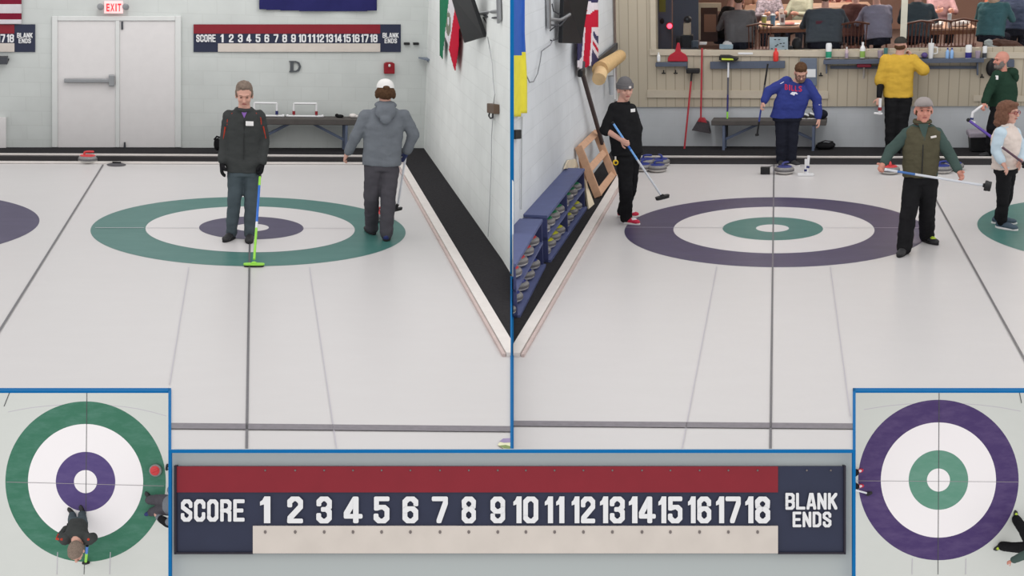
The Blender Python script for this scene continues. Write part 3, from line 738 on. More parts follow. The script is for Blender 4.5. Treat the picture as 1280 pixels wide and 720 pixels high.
def broom(R,name,label,a,b,segs,head_c,head_dir,head_mats,hsz=(.2,.075,.03),rad=.0135,grip=None,group=None,o=None,hn=None):
    """shaft from a to b in coloured lengths; brush head with pad at head_c"""
    root=thing(R,name,label,'broom',o if o is not None else head_c,group)
    t=0
    for f,m in segs:
        mb=MB(); mb.tube([a.lerp(b,t),a.lerp(b,f)],rad,12); part(mb,'shaft',[m],root,smooth=True); t=f
    if grip:
        mb=MB(); mb.tube([a.lerp(b,-.01),a.lerp(b,.012)],rad*1.15,12); part(mb,'end_cap',[grip],root,smooth=True)
    n=Vector(hn) if hn is not None else Vector((0,0,1)); x=Vector(head_dir).normalized(); n=(n-x*n.dot(x)).normalized(); y=n.cross(x)
    Rm=Matrix((x,y,n)).transposed()
    mb=MB(); P=[]
    for k in range(24):
        w=2*PI*k/24; P.append(head_c+x*hsz[0]/2*math.copysign(abs(math.cos(w))**.6,math.cos(w))+y*hsz[1]/2*math.copysign(abs(math.sin(w))**.6,math.sin(w)))
    mb.prism(P,n*hsz[2]*.45); hd=part(mb,'brush_head',[head_mats[0]],root,bevel=.003)
    mb=MB(); mb.prism([p+(head_c-p)*.06-n*hsz[2]*.5 for p in P],n*hsz[2]*.5); part(mb,'brush_pad',[head_mats[1]],hd)
    mb=MB(); mb.tube([b,head_c+n*hsz[2]*.45],[rad*1.3,rad*1.7],10); mb.ell(head_c+n*hsz[2]*.55,(.03,.022,.018),Rm); part(mb,'swivel_joint',[head_mats[0]],hd,smooth=True)
    return root
# ------------------------------------------------------------------ players in room A
DGREY=mat('dark_grey_cloth',(64,66,66),.9,bump=.2,bscale=90,spec=.05,scale=6,var=.1)
STEEL=mat('slate_trousers',(78,88,94),.9,bump=.2,bscale=90,spec=.05,scale=6,var=.1)
REDP=mat('red_panel',(176,66,52),.9,spec=.05)
BLACK=mat('black_cloth',(34,34,36),.9,bump=.2,bscale=90,spec=.05,var=.15)
BLACKP=mat('black_plastic',(30,30,32),.5,var=.1)
SHOED=mat('black_shoe',(50,50,52),.6); SOLED=mat('black_sole',(32,32,34),.7)
HAIRG=mat('grey_brown_hair',(122,108,98),.9,var=.25,scale=40,spec=.1)
HAIRB=mat('brown_hair',(82,60,44),.9,var=.25,scale=40,spec=.1)
PURP=mat('purple_shirt',(134,96,170),.9)
Y0=-.66
def fj(R,u,v,h=.0): return R.fl(u,v,h)
J=Jp(A,Y0,head=(305.3,119),neck=(305.3,136),shL=(287,146),shR=(323.5,146),elL=(281.5,176,.03),elR=(330,174,.03),wrL=(278.5,202,-.03),wrR=(327.5,203,-.06),pelvis=(305,210),hipL=(295,217),hipR=(315,217),knL=(293,250,-.03),knR=(314,250,-.03),anL=(290,285,.02),anR=(311,286,.02))
J['toeL']=A.fl(281,303); J['toeR']=A.fl(312,304.5); 
def on(u,v,R,h=.07): return R.fl(u,v,h)
J['anL']=Vector((J['toeL'].x+.07,J['toeL'].y+.17,.085)); J['anR']=Vector((J['toeR'].x,J['toeR'].y+.17,.085))
oA1=Vector((A.fl(300,297).x,Y0,0))
def x1(root,o,hl,HF,J):
    mb=MB(); c=(J['neck']+Vector((0,-.085,-.03))); mb.prism([c+Vector((-.045,0,.04)),c+Vector((0,-.02,-.06)),c+Vector((.045,0,.04))],Vector((0,.03,0))); part(mb,'shirt_collar',[PURP],root,'purple shirt showing at the neck')
    for s,sg in (('L',-1),('R',1)):
        a,b=J['sh'+s],J['el'+s]; mb=MB(); off=Vector((sg*.012,-.062,.0))
        mb.tube([a+Vector((sg*-.03,-.05,.05)),a+off+Vector((sg*.01,0,.0)),a.lerp(b,.3)+off],[.012,.016,.014],8,flat=.5); mb.tube([a.lerp(b,.38)+off*.95+Vector((sg*.015,0,0)),b+off*.85+Vector((sg*.01,0,.02))],[.02,.014],8,flat=.5); part(mb,'red_stripe',[REDP],root,'red sleeve stripe')
    mb=MB(); mb.tube([J['neck']+Vector((0,-.12,-.1)),J['pelvis']+Vector((0,-.13,.12))],.004,6); part(mb,'zip',[BLACKP],root)
human(A,'person','grey-haired person in dark grey jacket with red sleeve stripes standing in the green house',oA1,J,head=(0,.22),hs=1.12,w=(.2,.19,.2,.2),top=DGREY,topname='jacket',legs=STEEL,shoes=(SHOED,SOLED),slen=1.95,hem=.06,
      hair=[('hair',HAIRG,[('e',(0,.025,.062),(.083,.098,.078)),('e',(0,-.03,.098),(.06,.05,.03)),('e',(.072,.02,.02),(.016,.05,.05)),('e',(-.072,.02,.02),(.016,.05,.05))])],
      gloves=(BLACK,BLACK),curl=(.6,1.3),sleeve=(.078,.066,.055),leg_r=(.1,.078,.066),tag_badge=(A.Y(312,154.5,Y0-.165),(.085,.05),Vector((0,-1,0))),extra=x1,handn=(Vector((1,.3,0)),Vector((-1,.4,0))),thumbside=(1,-1))
LIME=mat('lime_shaft',(150,215,80),.5,var=0); SBLUE=mat('blue_shaft',(50,110,200),.4,var=0); WSH=mat('white_shaft',(220,222,228),.4,var=0)
a=A.Y(325,220,Y0-.16); hc=A.fl(317.5,331,.02)
b=Vector((hc.x,hc.y,.05))
broom(A,'curling_broom','blue and lime broom held upright, its head on the ring before grey-haired person',a,b,[(.12,LIME),(.55,SBLUE),(.62,WSH),(.97,LIME)],hc,(1,.02,0),(LIME,BLACKP),(.22,.08,.035),grip=BLACKP)
# walking away
HEATH=mat('heather_grey',(112,117,124),.95,bump=.15,bscale=120,spec=.05,var=.06,scale=12)
CHAR=mat('charcoal_trousers',(78,76,82),.95,bump=.15,bscale=100,spec=.05,var=.08)
Y1=-.5
J=Jp(A,Y1,head=(481.5,115),neck=(481.5,134,-.02),shL=(457,146),shR=(505,146),elL=(445,170,.02),elR=(517,168,.02),wrL=(435,190,.1),wrR=(508,190,.08),pelvis=(477,204),hipL=(467,212),hipR=(487,212),knL=(464,247,.02),knR=(485,249,-.06),anL=(0,0),anR=(0,0))
J['toeL']=A.fl(459,286)+Vector((0,.0,0)); J['toeR']=A.fl(483,292)
h=A.fl(463,293); J['anL']=Vector((h.x+.02,h.y+.03,.085)); J['toeL']=Vector((h.x-.03,h.y+.2,0))
h=A.fl(483,301); J['anR']=Vector((h.x,h.y+.03,.085)); J['toeR']=Vector((h.x+.02,h.y+.2,0))
WCAP=mat('white_cap',(226,224,222),.8)
NAVYG=mat('navy_glove',(44,52,90),.8,var=.1)
def x2(root,o,hl,HF,J):
    c=cap(root,o,hl,HF,1.2,WCAP,brim=True)
    mb=MB(); mb.ell(hl(0,.117,.045),(.04,.012,.022),HF); part(mb,'cap_strap_gap',[HAIRB],c,'brown hair showing in the cap opening',smooth=True)
    N=J['neck']; mb=MB()
    mb.ell(N+Vector((0,-.1,-.04)),(.125,.06,.1)); mb.ell(N+Vector((0,-.03,.03)),(.13,.1,.05)); mb.ell(N+Vector((0,-.13,-.12)),(.07,.045,.06))
    blob(mb,HEATH,'hood',.01,o,2,.006,10,parent=root)
human(A,'person','person in a heather grey hoodie and white cap walking away towards the back wall',Vector((J['pelvis'].x,Y1,0)),J,yaw=PI,head=(PI,.1),hs=1.18,w=(.225,.225,.235,.21),top=HEATH,topname='hoodie',legs=CHAR,slen=1.92,hem=.03,
      shoes=[(SHOED,SOLED),(mat('navy_shoe',(44,52,104),.6),SOLED)],leg_r=(.112,.092,.078),sleeve=(.082,.07,.055),
      hair=[('hair',HAIRB,[('e',(0,.04,.0),(.095,.088,.075)),('e',(.08,.02,-.02),(.022,.05,.045)),('e',(-.08,.02,-.02),(.022,.05,.045))])],curl=(.9,1.3),gloves=(None,NAVYG),extra=x2,thumbside=(-1,1),
      handn=(Vector((1,0,0)),Vector((-1,0,0))))
g=MB(); hd=(J['wrL']-J['elL']).normalized(); hp=J['wrL']+hd*.12
hand_parts(g,J['wrL']+hd*.02,hd,Vector((1,0,0)),-1,.9,g=.008)
a=A.Y(505,200,Y1+.25); hc=A.Y(497,262,Y1+.35); hc.z=max(hc.z,.25)
broom(A,'curling_broom','white-shafted broom carried low beside the right leg of the person in the white cap',A.Y(507,196,Y1+.14),A.Y(497.5,255,Y1+.2),[(1,WSH)],A.Y(494.5,262,Y1+.2),(1,.2,.2),(BLACKP,BLACKP),(.17,.07,.03),grip=BLACKP)
# ------------------------------------------------------------------ players in room B
def feet(R,J,s,heel,toe):
    h,t=R.fl(*heel),R.fl(*toe); J['an'+s]=Vector((h.x,h.y,.085)); J['toe'+s]=Vector((t.x,t.y,0))
BEAN=mat('grey_knit',(106,104,106),.95,bump=.5,bscale=60,spec=.05)
REDSH=mat('red_white_shoe',(196,40,70),.6); WSOLE=mat('white_sole',(225,222,222),.6)
# black polo, grey beanie
Yb=.08
J=Jp(B,Yb,head=(781.5,112),neck=(777.5,128,.0),shL=(768,136,-.1),shR=(788,137,.12),elL=(756,162,-.16),elR=(797,160,.2),wrL=(775,174,-.3),wrR=(797,177,.12),pelvis=(784,190),hipL=(781,199,-.08),hipR=(789,199,.08),knL=(782,235,-.08),knR=(788,234,.1))
feet(B,J,'L',(783,279),(797,281)); feet(B,J,'R',(779,271),(793,271))
def xb1(root,o,hl,HF,J):
    mb=MB(); rows=[]
    for i in range(8):
        t=i/7*PI/2; rr=math.cos(t*.95); rows.append([hl(.09*rr*math.cos(2*PI*k/24),.012+.105*rr*math.sin(2*PI*k/24),.03+.115*math.sin(t)) for k in range(24)])
    mb.loft(rows); c=part(mb,'beanie',[BEAN],root,'grey knitted beanie',smooth=True)
    mb=MB(); mb.loft([[hl(q*.09*math.cos(2*PI*k/24),.012+q*.108*math.sin(2*PI*k/24),z) for k in range(24)] for q,z in ((1.0,.015),(1.06,.02),(1.06,.065),(1.0,.07))]); part(mb,'cuff',[BEAN],c,smooth=True)
    mb=MB(); mb.box(hl(.02,-.103,.042),(.03,.006,.025),HF); part(mb,'patch',[mat('beanie_patch',(220,210,205),.7)],c)
    mb=MB(); N=J['neck']; 
    nk=ring(N+Vector((.0,0,-.005)),.08,.08,Rz(.95)@Vector((1,0,0)),Vector((0,0,1)),14); mb.tube(nk+[nk[0]],.018,8)
    part(mb,'collar',[BLACK],root)
    mb=MB(); c=B.Y(769.5,203,Yb-.19); mb.lathe(c,[(.02,-.015),(.034,-.012),(.034,.012),(.02,.015)],(.3,-1,0),20); k=part(mb,'tape_measure',[mat('tape_yellow',(230,190,40),.5)],root,'yellow round tape measure clipped at the hip')
    mb=MB(); mb.lathe(c+Vector((.006,-.018,0)),[(.018,-.003),(.018,.003)],(.3,-1,0),16); part(mb,'tape_disc',[BLACKP],k)
    mb=MB(); mb.box(c+Vector((0,0,.05)),(.02,.01,.05)); part(mb,'clip',[WHITEB],k)
human(B,'person','person in black polo and grey beanie holding a blue broom beside the stone racks',Vector((J['pelvis'].x,Yb,0)),J,yaw=.95,head=(.45,.05),hs=1.12,w=(.21,.22,.22,.2),dp=(.16,.17,.16,.12),top=BLACK,topname='polo_shirt',legs=BLACK,shoes=[(REDSH,WSOLE,mat('white_shoe_top',(225,215,220),.6)),(REDSH,WSOLE,mat('white_shoe_top',(225,215,220),.6))],slen={'L':1.12,'R':1.12},hem=.04,
      sleeve=(.078,.07,.055),leg_r=(.115,.088,.08),tag_badge=(B.Y(791.2,138,Yb-.17),(.06,.04),Vector((.6,-1,0))),extra=xb1,curl=(1.3,.6),handn=(Vector((.6,.8,0)),Vector((-1,0,0))),thumbside=(-1,1),
      hair=[('hair',HAIRB,[('e',(0,.05,.0),(.083,.065,.05))])])
CHK=mat('blue_white_shaft',(120,172,232),.4,var=.25,scale=60); SILV=mat('silver_shaft',(205,208,215),.35,var=0)
hcB=Vector((0,Yb-.15,0))
broom(B,'curling_broom','blue and silver broom slanting from the hands of the person in grey beanie',B.Y(766,153.5,Yb-.34),B.plane(826.5,244.5,hcB,(0,1,0)),[(.3,CHK),(.36,SBLUE),(.5,CHK),(1,SILV)],B.plane(828,246.5,hcB,(0,1,0)),(.85,.55,.12),(BLACKP,BLACKP),(.19,.08,.04),grip=BLACKP)
# royal blue sweatshirt
ROYAL=mat('royal_blue',(54,64,130),.9,bump=.15,bscale=90,spec=.05,var=.06)
NAVT=mat('dark_navy_trousers',(36,38,48),.9,bump=.15,bscale=90,spec=.05)
LETR=mat('sweater_red',(205,50,70),.8,var=0); LETW=mat('sweater_white',(225,225,235),.8,var=0)
Yc=4.2
J=Jp(B,Yc,head=(1001,91,-.1),neck=(996.5,102,-.02),shL=(983,103),shR=(1008,106),elL=(961,114,-.02),elR=(1021,124,-.02),wrL=(955,127,-.1),wrR=(1023,147,-.06),pelvis=(984,144),hipL=(978,149),hipR=(990.5,149),knL=(977,175,-.04),knR=(990,175,-.04))
feet(B,J,'L',(976.5,206),(976,212)); feet(B,J,'R',(988.5,206),(1001,209))
def xb2(root,o,hl,HF,J):
    mb=MB(); yy=Yc-.2
    def bf(u,v): 
        p=B.Y(u,v,yy); p.y+=((u-993)/14)**2*.06; return p
    for i,(ch,u,w) in enumerate((('B',981,3.9),('I',986.3,1.5),('L',989.2,3.3),('L',993.8,3.3),('S',998.3,4.2))):
        mb=MB(); text_px(mb,ch,(u,105.6+i*.5,u+w,112.6+i*.55),lambda u,v:bf(u,v),.02); part(mb,'lettering',[LETR],root)
    mb=MB(); mb.add([bf(*q) for q in ((987.5,117.5),(990,115),(995,115),(997.5,117.5),(996,118),(994,117),(993,119.5),(990,118.5))],[list(range(8))]); part(mb,'chest_emblem',[LETW],root,'small white animal-like emblem')
    for s in 'LR':
        a,b,c=J['sh'+s],J['el'+s],J['wr'+s]
        mb=MB(); mb.tube([b.lerp(c,.25),b.lerp(c,.34)],.067,14); part(mb,'cuff_stripe',[LETW],root); mb=MB(); mb.tube([b.lerp(c,.36),b.lerp(c,.44)],.066,14); part(mb,'cuff_stripe',[LETR],root)
        mb=MB(); mb.tube([a+Vector((-.01,-.075,.035)),b+Vector((0,-.066,.02))],.007,6); part(mb,'sleeve_piping',[LETW],root)
human(B,'person','bearded person in royal blue sweatshirt looking down in front of the bench',Vector((J['pelvis'].x,Yc,0)),J,head=(.1,.5),hs=1.12,w=(.25,.26,.24,.2),dp=(.16,.17,.15,.12),top=ROYAL,topname='sweatshirt',legs=NAVT,shoes=(SHOED,WSOLE),slen=1.9,hem=.05,
      sleeve=(.095,.078,.06),leg_r=(.12,.09,.082),hair=[('hair',HAIRB,[('e',(0,.02,.06),(.084,.1,.08)),('e',(0,-.04,.095),(.06,.05,.03))])],glasses=BLACKP,beard=mat('brown_beard',(120,96,84),.9,var=.2,scale=40),extra=xb2,curl=(1.2,.7),handn=(Vector((1,.4,0)),Vector((-1,.3,0))),thumbside=(1,-1))
a,b=B.Y(960,76,Yc+.55),B.Y(947.5,160,Yc+.55); 
broom(B,'curling_broom','black-topped broom with a dark blue shaft held upside down behind the bench',a+Vector((0,-.4,0)),B.Y(946.5,167.5,Yc+.15),[(.3,BLACKP),(.55,mat('dusty_shaft',(90,90,100),.5)),(.82,mat('indigo_shaft',(62,74,150),.5)),(.995,BLACKP)],B.Y(946.3,169,Yc+.15),(1,0,.2),(BLACKP,BLACKP),(.06,.03,.02))
# yellow shirt seen from behind
YEL=mat('yellow_tee',(202,164,66),.9,bump=.15,bscale=80,spec=.05,var=.05)
Yd=5.15
J=Jp(B,Yd,head=(1126,57,-.0),neck=(1124.5,68,.0),shL=(1108,75.5),shR=(1140.5,75.5),elL=(1100.5,101,.0),elR=(1154.5,87.5,-.05),wrL=(1099,121,-.1),wrR=(1140,70,.22),pelvis=(1122.5,118),hipL=(1115.5,124),hipR=(1130,124),knL=(1114,158),knR=(1127,157))
feet(B,J,'L',(1113,191),(1112,186.5)); feet(B,J,'R',(1128,192),(1129,187))
human(B,'person','person in yellow t-shirt over black sleeves, seen from behind at the ledge',Vector((J['pelvis'].x,Yd,0)),J,yaw=PI,head=(PI-.4,.0),hs=1.1,w=(.225,.22,.235,.22),dp=(.14,.14,.14,.12),top=YEL,topname='tee_shirt',legs=BLACK,shoes=(SHOED,SOLED),slen=1.0,hem=.06,
      sleeve=(.1,.095,.06),leg_r=(.125,.1,.085),hair=[('hair',HAIRB,[('e',(0,.03,-.01),(.08,.08,.05))])],extra=lambda root,o,hl,HF,J:(cap(root,o,hl,HF,1.1,mat('dark_olive_cap',(52,50,46),.9),brim=True),
        [part(MB().capsule(J['el'+s].lerp(J['sh'+s],.12),J['el'+s].lerp(J['wr'+s],.97),.062,.042,14),'under_sleeve',[BLACK],root,'black sleeve under the yellow t-shirt',smooth=True) for s in 'LR']),curl=(1.1,1.4),handn=(Vector((0,1,0)),Vector((-1,0,0))),thumbside=(-1,-1))
# green quilted vest, foreground
OLIVE=mat('olive_vest',(86,82,66),.9,bump=.35,bscale=40,spec=.05,var=.08); TEALG=mat('dark_green_sleeve',(70,86,82),.9,bump=.15,bscale=90,spec=.05,var=.06)
Ye=-1.08
J=Jp(B,Ye,head=(1154.5,138,-.03),neck=(1153,155),shL=(1134.5,168),shR=(1170,168),elL=(1113,188,-.02),elR=(1188,194,-.02),wrL=(1104.5,204,-.16),wrR=(1198,213,-.17),pelvis=(1150,220),hipL=(1141,229),hipR=(1160,229),knL=(1134.5,272,-.12),knR=(1159,266,.1))
feet(B,J,'L',(1130,317),(1123,322.5)); feet(B,J,'R',(1158,302),(1170,306))
LIMES=mat('lime_shoe',(190,215,70),.6)
def xb3(root,o,hl,HF,J):
    cap(root,o,hl,HF,1.15,mat('grey_cap',(152,144,142),.9,var=.08),mat('cap_brim_grey',(126,118,116),.9))
    # vest over the shirt
    mb=MB(); side=Vector((1,0,0)); P,N=J['pelvis'],J['neck']; up=(N-P).normalized(); L=(N-P).length; S=(J['shL']+J['shR'])/2
    rg=[]
    for t,a,b in ((-.0,.19,.15),(.2,.195,.155),(.45,.2,.16),(.7,.205,.165),(.86,.2,.14),(.97,.13,.11)):
        c=P+up*L*t
        if t>.6: c=c.lerp(S+up*(L*t-(S-P).dot(up)),.4)
        rg.append(ring(c,a,b,side,up))
    mb.loft(rg)
    nk=ring(N+up*.03,.085,.085,side,up,14); mb.tube(nk+[nk[0]],.025,8)
    v=blob(mb,OLIVE,'vest',.011,o,2,.012,9,parent=root,label='olive green quilted vest')
    mb=MB(); mb.tube([N+Vector((0,-.125,-.04)),N.lerp(P,.5)+Vector((0,-.175,0)),P+Vector((0,-.165,.02))],.006,6); part(mb,'zip',[BLACKP],v)
    mb=MB(); mb.prism([N+Vector((-.055,-.115,.02)),N+Vector((.055,-.115,.02)),N+Vector((.012,-.165,-.16))],Vector((0,.02,0))); part(mb,'shirt_front',[TEALG],root)
    mb=MB(); c=B.Y(1167,171,Ye-.19); mb.box(c,(.06,.006,.022),Matrix.Rotation(-.2,3,'Y')); part(mb,'chest_logo',[WHITEB],v,'small pale mark on the chest')
human(B,'person','person in olive vest and grey cap holding a broom level in front of them',Vector((J['pelvis'].x,Ye,0)),J,head=(.05,-.06),hs=1.15,w=(.19,.185,.19,.19),top=TEALG,topname='shirt',legs=BLACK,shoes=[(SHOED,SOLED),(SHOED,SOLED,LIMES)],slen=1.9,hem=.0,
      sleeve=(.08,.064,.05),leg_r=(.11,.092,.088),skin=SKINP,hair=[('hair',HAIRB,[('e',(0,.03,-.01),(.088,.085,.055))])],extra=xb3,curl=(1.4,1.2),handn=(Vector((.5,-.7,.2)),Vector((-.3,-.6,-.3))),thumbside=(1,-1))
a,b=B.Y(1107,212,Ye-.26),B.Y(1231,232,Ye-.3)
broom(B,'curling_broom','silver broom held level across the person in the olive vest',a,b,[(.12,SILV),(.3,mat('blue_grip',(70,110,170),.5)),(1,SILV)],B.Y(1234.5,232.5,Ye-.3),(.2,1,.3),(BLACKP,BLACKP),(.13,.09,.07),hn=(-1,0,.15),grip=WSH)
# dark green hoodie at the right
FOREST=mat('forest_hoodie',(40,62,50),.9,bump=.15,bscale=80,spec=.05,var=.06)
Yf=4.75
J=Jp(B,Yf,head=(1251.5,75.5,-.0),neck=(1254,89,.02),shL=(1247,95,-.14),shR=(1259,94,.14),elL=(1236.5,113,-.14),elR=(1263,113,.18),wrL=(1231,127,-.22),wrR=(1251,130,-.0),pelvis=(1253,131),hipL=(1248,138,-.07),hipR=(1257,138,.08),knL=(1240,157,-.1),knR=(1246,160,.05))
feet(B,J,'L',(1238,196),(1228,197)); feet(B,J,'R',(1254,192),(1245,192.5))
human(B,'person','bald bearded person in a dark green hoodie at the right end of the ledge',Vector((J['pelvis'].x,Yf,0)),J,yaw=-1.0,head=(-1.15,-.05),hs=1.1,w=(.21,.22,.22,.19),dp=(.18,.2,.18,.13),top=FOREST,topname='hoodie',legs=BLACK,shoes=(SHOED,SOLED),slen=1.95,hem=.05,skin=SKINP,
      sleeve=(.09,.075,.06),leg_r=(.115,.085,.075),beard=mat('grey_beard',(120,112,108),.9,var=.2,scale=40),tag_badge=(B.Y(1246,97,Yf-.23),(.05,.06),Vector((-.8,-1,0))),curl=(1.2,1.0),
      extra=lambda root,o,hl,HF,J: blob(MB().ell(J['neck']+Vector((.12,.03,-.02)),(.11,.12,.07)).ell(J['neck']+Vector((.17,.04,-.1)),(.07,.1,.09)),FOREST,'hood',.01,o,2,.006,10,parent=root))
# woman, pale vest
CREAMV=mat('cream_vest',(222,208,200),.9,bump=.3,bscale=40,spec=.05,var=.05); PALEB=mat('pale_blue_sleeve',(196,214,226),.9,spec=.05,var=.04)
Yg=.08
J=Jp(B,Yg,head=(1261.5,141,-.02),neck=(1257.5,157),shL=(1251,166.5,-.12),shR=(1267,166,.14),elL=(1244.5,188,-.14),elR=(1278,188,.16),wrL=(1252.5,202,-.22),wrR=(1276,200,-.1),pelvis=(1257.5,208),hipL=(1255,215,-.07),hipR=(1260,214,.08),knL=(1253.5,247,-.07),knR=(1258,246,.1))
feet(B,J,'L',(1252,285.5),(1267,288)); feet(B,J,'R',(1248,279.5),(1262,280))
def xb4(root,o,hl,HF,J):
    mb=MB(); up=(J['neck']-J['pelvis']).normalized(); side=Rz(1.05)@Vector((1,0,0)); P,N=J['pelvis'],J['neck']; L=(N-P).length
    mb.loft([ring(P+up*L*t,a,b,side,up) for t,a,b in ((-.04,.175,.16),(.25,.165,.15),(.45,.165,.155),(.7,.175,.17),(.86,.17,.13),(.97,.11,.1))]); nk=ring(N+up*.02,.075,.075,side,up,14); mb.tube(nk+[nk[0]],.022,8)
    blob(mb,CREAMV,'vest',.011,o,2,.012,9,parent=root,label='cream padded vest')
human(B,'person','brown-haired person with glasses and cream vest at the right edge, facing right',Vector((J['pelvis'].x,Yg,0)),J,yaw=1.05,head=(.85,-.05),hs=1.08,w=(.165,.15,.16,.16),dp=(.14,.13,.15,.1),top=PALEB,topname='shirt',legs=BLACK,shoes=(mat('grey_trainer',(70,86,100),.6),WSOLE),slen=1.93,hem=.0,
      sleeve=(.075,.06,.048),leg_r=(.1,.075,.06),glasses=mat('red_frame',(150,60,66),.4),curl=(.6,.6),extra=xb4,hair=[('hair',mat('auburn_hair',(112,78,62),.85,var=.25,scale=40),[('e',(0,.03,.05),(.1,.115,.09)),('e',(.075,.03,-.04),(.04,.075,.09)),('e',(-.075,.03,-.04),(.04,.075,.09)),('e',(0,.1,-.04),(.1,.05,.1)),('e',(-.07,.08,-.1),(.05,.06,.05)),('e',(0,-.05,.09),(.07,.05,.03))])])
broom(B,'curling_broom','dark-shafted broom held slantwise by the person in the cream vest',B.Y(1252,183.5,Yg-.3),B.Y(1279,203.5,Yg-.3),[(1,mat('plum_shaft',(96,72,84),.5))],B.Y(1281.5,205.5,Yg-.3),(.2,1,.2),(BLACKP,BLACKP),(.16,.07,.05),hn=(-1,0,.5),grip=WSH)
# ------------------------------------------------------------------ things in room A
def cloth(R,W,name,label,cat,u0,u1,v0,v1,colour,mats,edge=None,off=.05,wave=.03,freq=9,nu=26,nv=40,kind=None,group=None):
    """hanging cloth: a waving sheet with thickness; colour(u,v)-> slot or None outside the outline"""
    g=[[None]*(nv+1) for _ in range(nu+1)]; mb=MB(); idx={}
    for i in range(nu+1):
        for j in range(nv+1):
            a=i/nu; b=j/nv; l,r=(u0,u1) if edge is None else edge(v0+(v1-v0)*b)
            u=l+(r-l)*a; v=v0+(v1-v0)*b
            g[i][j]=(u,v,W.w(u,v,off+wave*math.sin(a*freq+b*1.5)))
    for i in range(nu+1):
        for j in range(nv+1): idx[i,j]=len(mb.v); mb.v.append(g[i][j][2])
    for i in range(nu):
        for j in range(nv):
            u=(g[i][j][0]+g[i+1][j+1][0])/2; v=(g[i][j][1]+g[i+1][j+1][1])/2; c=colour(u,v,(i+.5)/nu,(j+.5)/nv)
            if c is None: continue
            mb.f.append([idx[i,j],idx[i+1,j],idx[i+1,j+1],idx[i,j+1]]); mb.m.append(c)
    ob=solo(R,mb,name,mats,label,cat,group,smooth=True)
    s=ob.modifiers.new('solid','SOLIDIFY'); s.thickness=.004
    return ob
def quadbox(mb,p4,vec,m=0): mb.prism(p4,vec,m); return mb
DOORC=mat('door_paint',(217,214,214),.5,var=.02); FRAMEC=mat('door_frame_paint',(212,214,213),.5,var=.02); METAL=mat('grey_metal',(150,152,155),.35,metal=.6,var=.04); DARKM=mat('dark_metal',(70,72,78),.5,metal=.3,var=.05)
CABLE=mat('pale_cable',(178,180,182),.6,var=0); BCABLE=mat('dark_cable',(60,60,64),.6,var=0)
# double door
r=thing(A,'door_1',None,None,WA.w(145,184),kind='structure')
mb=MB(); WA.slab(mb,rect(72,26,144.3,184.3),0,.03); L_=part(mb,'door_leaf',[DOORC],r,bevel=.004)
mb=MB(); WA.slab(mb,rect(149.5,26,219,184.3),0,.03); R_=part(mb,'door_leaf',[DOORC],r,bevel=.004)
for q in ((65,20,72,184.3),(219,20,226.5,184.3),(72,20,219,26),(144.3,26,149.5,184.3)):
    mb=MB(); WA.slab(mb,rect(*q),0,.055); part(mb,'door_frame',[FRAMEC],r,bevel=.008)
mb=MB(); WA.slab(mb,rect(80,98.5,137,103.5),.05,.1); part(mb,'push_bar',[METAL],L_,bevel=.01)
mb=MB(); WA.slab(mb,rect(136,94,143,108),.03,.11); part(mb,'latch_case',[METAL],L_,bevel=.008)
mb=MB(); WA.slab(mb,rect(151.5,27,154,37),.03,.05); part(mb,'bolt',[DARKM],R_)
mb=MB(); WA.slab(mb,[(155,178),(157,178),(157.5,185),(154.5,185)][::-1],.03,.07); part(mb,'door_stop',[DARKM],R_)
mb=MB(); WA.slab(mb,rect(-20,147,7.5,185),0,.05); struct(A,mb,'trim_20',DOORC)
mb=MB(); WA.slab(mb,rect(-10,71.5,9,80.5),0,.2); WA.slab(mb,[(3,73),(12,73.5),(9,80)],0,.02); solo(A,mb,'wall_shelf',[DARKM],'dark grey shelf end on the back wall at the far left edge','shelf')
# exit sign
r=thing(A,'exit_sign','lit red EXIT sign above the double door','sign',WA.w(142,17))
EXB=mat('exit_face',(236,206,206),.5,emit=(255,200,200),es=.35); EXR=mat('exit_red',(220,50,60),.5,emit=(230,40,50),es=.5)
mb=MB(); WA.slab(mb,rect(130,2,154,17),0,.12); part(mb,'housing',[EXB],r,bevel=.01)
for ch,a,b in (('E',133,137),('X',138,143),('I',144.3,145.8),('T',147,151.5)):
    mb=MB(); text_px(mb,ch,(a,4.5,b,14.2),lambda u,v:WA.w(u,v,.125),.03); part(mb,'letter',[EXR],r)
for u in (126,157.5):
    mb=MB(); c=WA.w(u,7.5,.1); mb.lathe(c,[(.025,-.05),(.045,.02),(.05,.05),(.04,.055)],-Vector((0,1,.2))); mb.tube([c,WA.w(130 if u<140 else 154,8,.06)],.015,8); part(mb,'lamp_head',[METAL],r,smooth=True)
# flags and banner on back wall
FW=mat('flag_white',(206,202,206),.9,spec=.05); FM=mat('flag_maroon',(122,34,54),.9,spec=.05); FN=mat('flag_navy',(44,44,92),.9,spec=.05); FR=mat('flag_red',(186,32,56),.9,spec=.05); FG=mat('flag_green',(44,112,82),.9,spec=.05)
cloth(A,WA,'flag','red and white striped flag edge at the top left corner','flag',-30,27,-15,30,lambda u,v,a,b:(0 if (v<16 or v>24.8) and u<26.8 and not v<5 and not 5<=v<5.2 else 1) if v>=-15 else None,[FW,FM],off=.05,wave=.012)
cloth(A,WA,'banner','navy blue banner hanging above the scoreboard','banner',324,471,-25,14,lambda u,v,a,b:0 if v<11.3+3*math.sin(PI*a*.75+.1) else None,[FN],off=.05,wave=.015,freq=14,nu=50,nv=50)
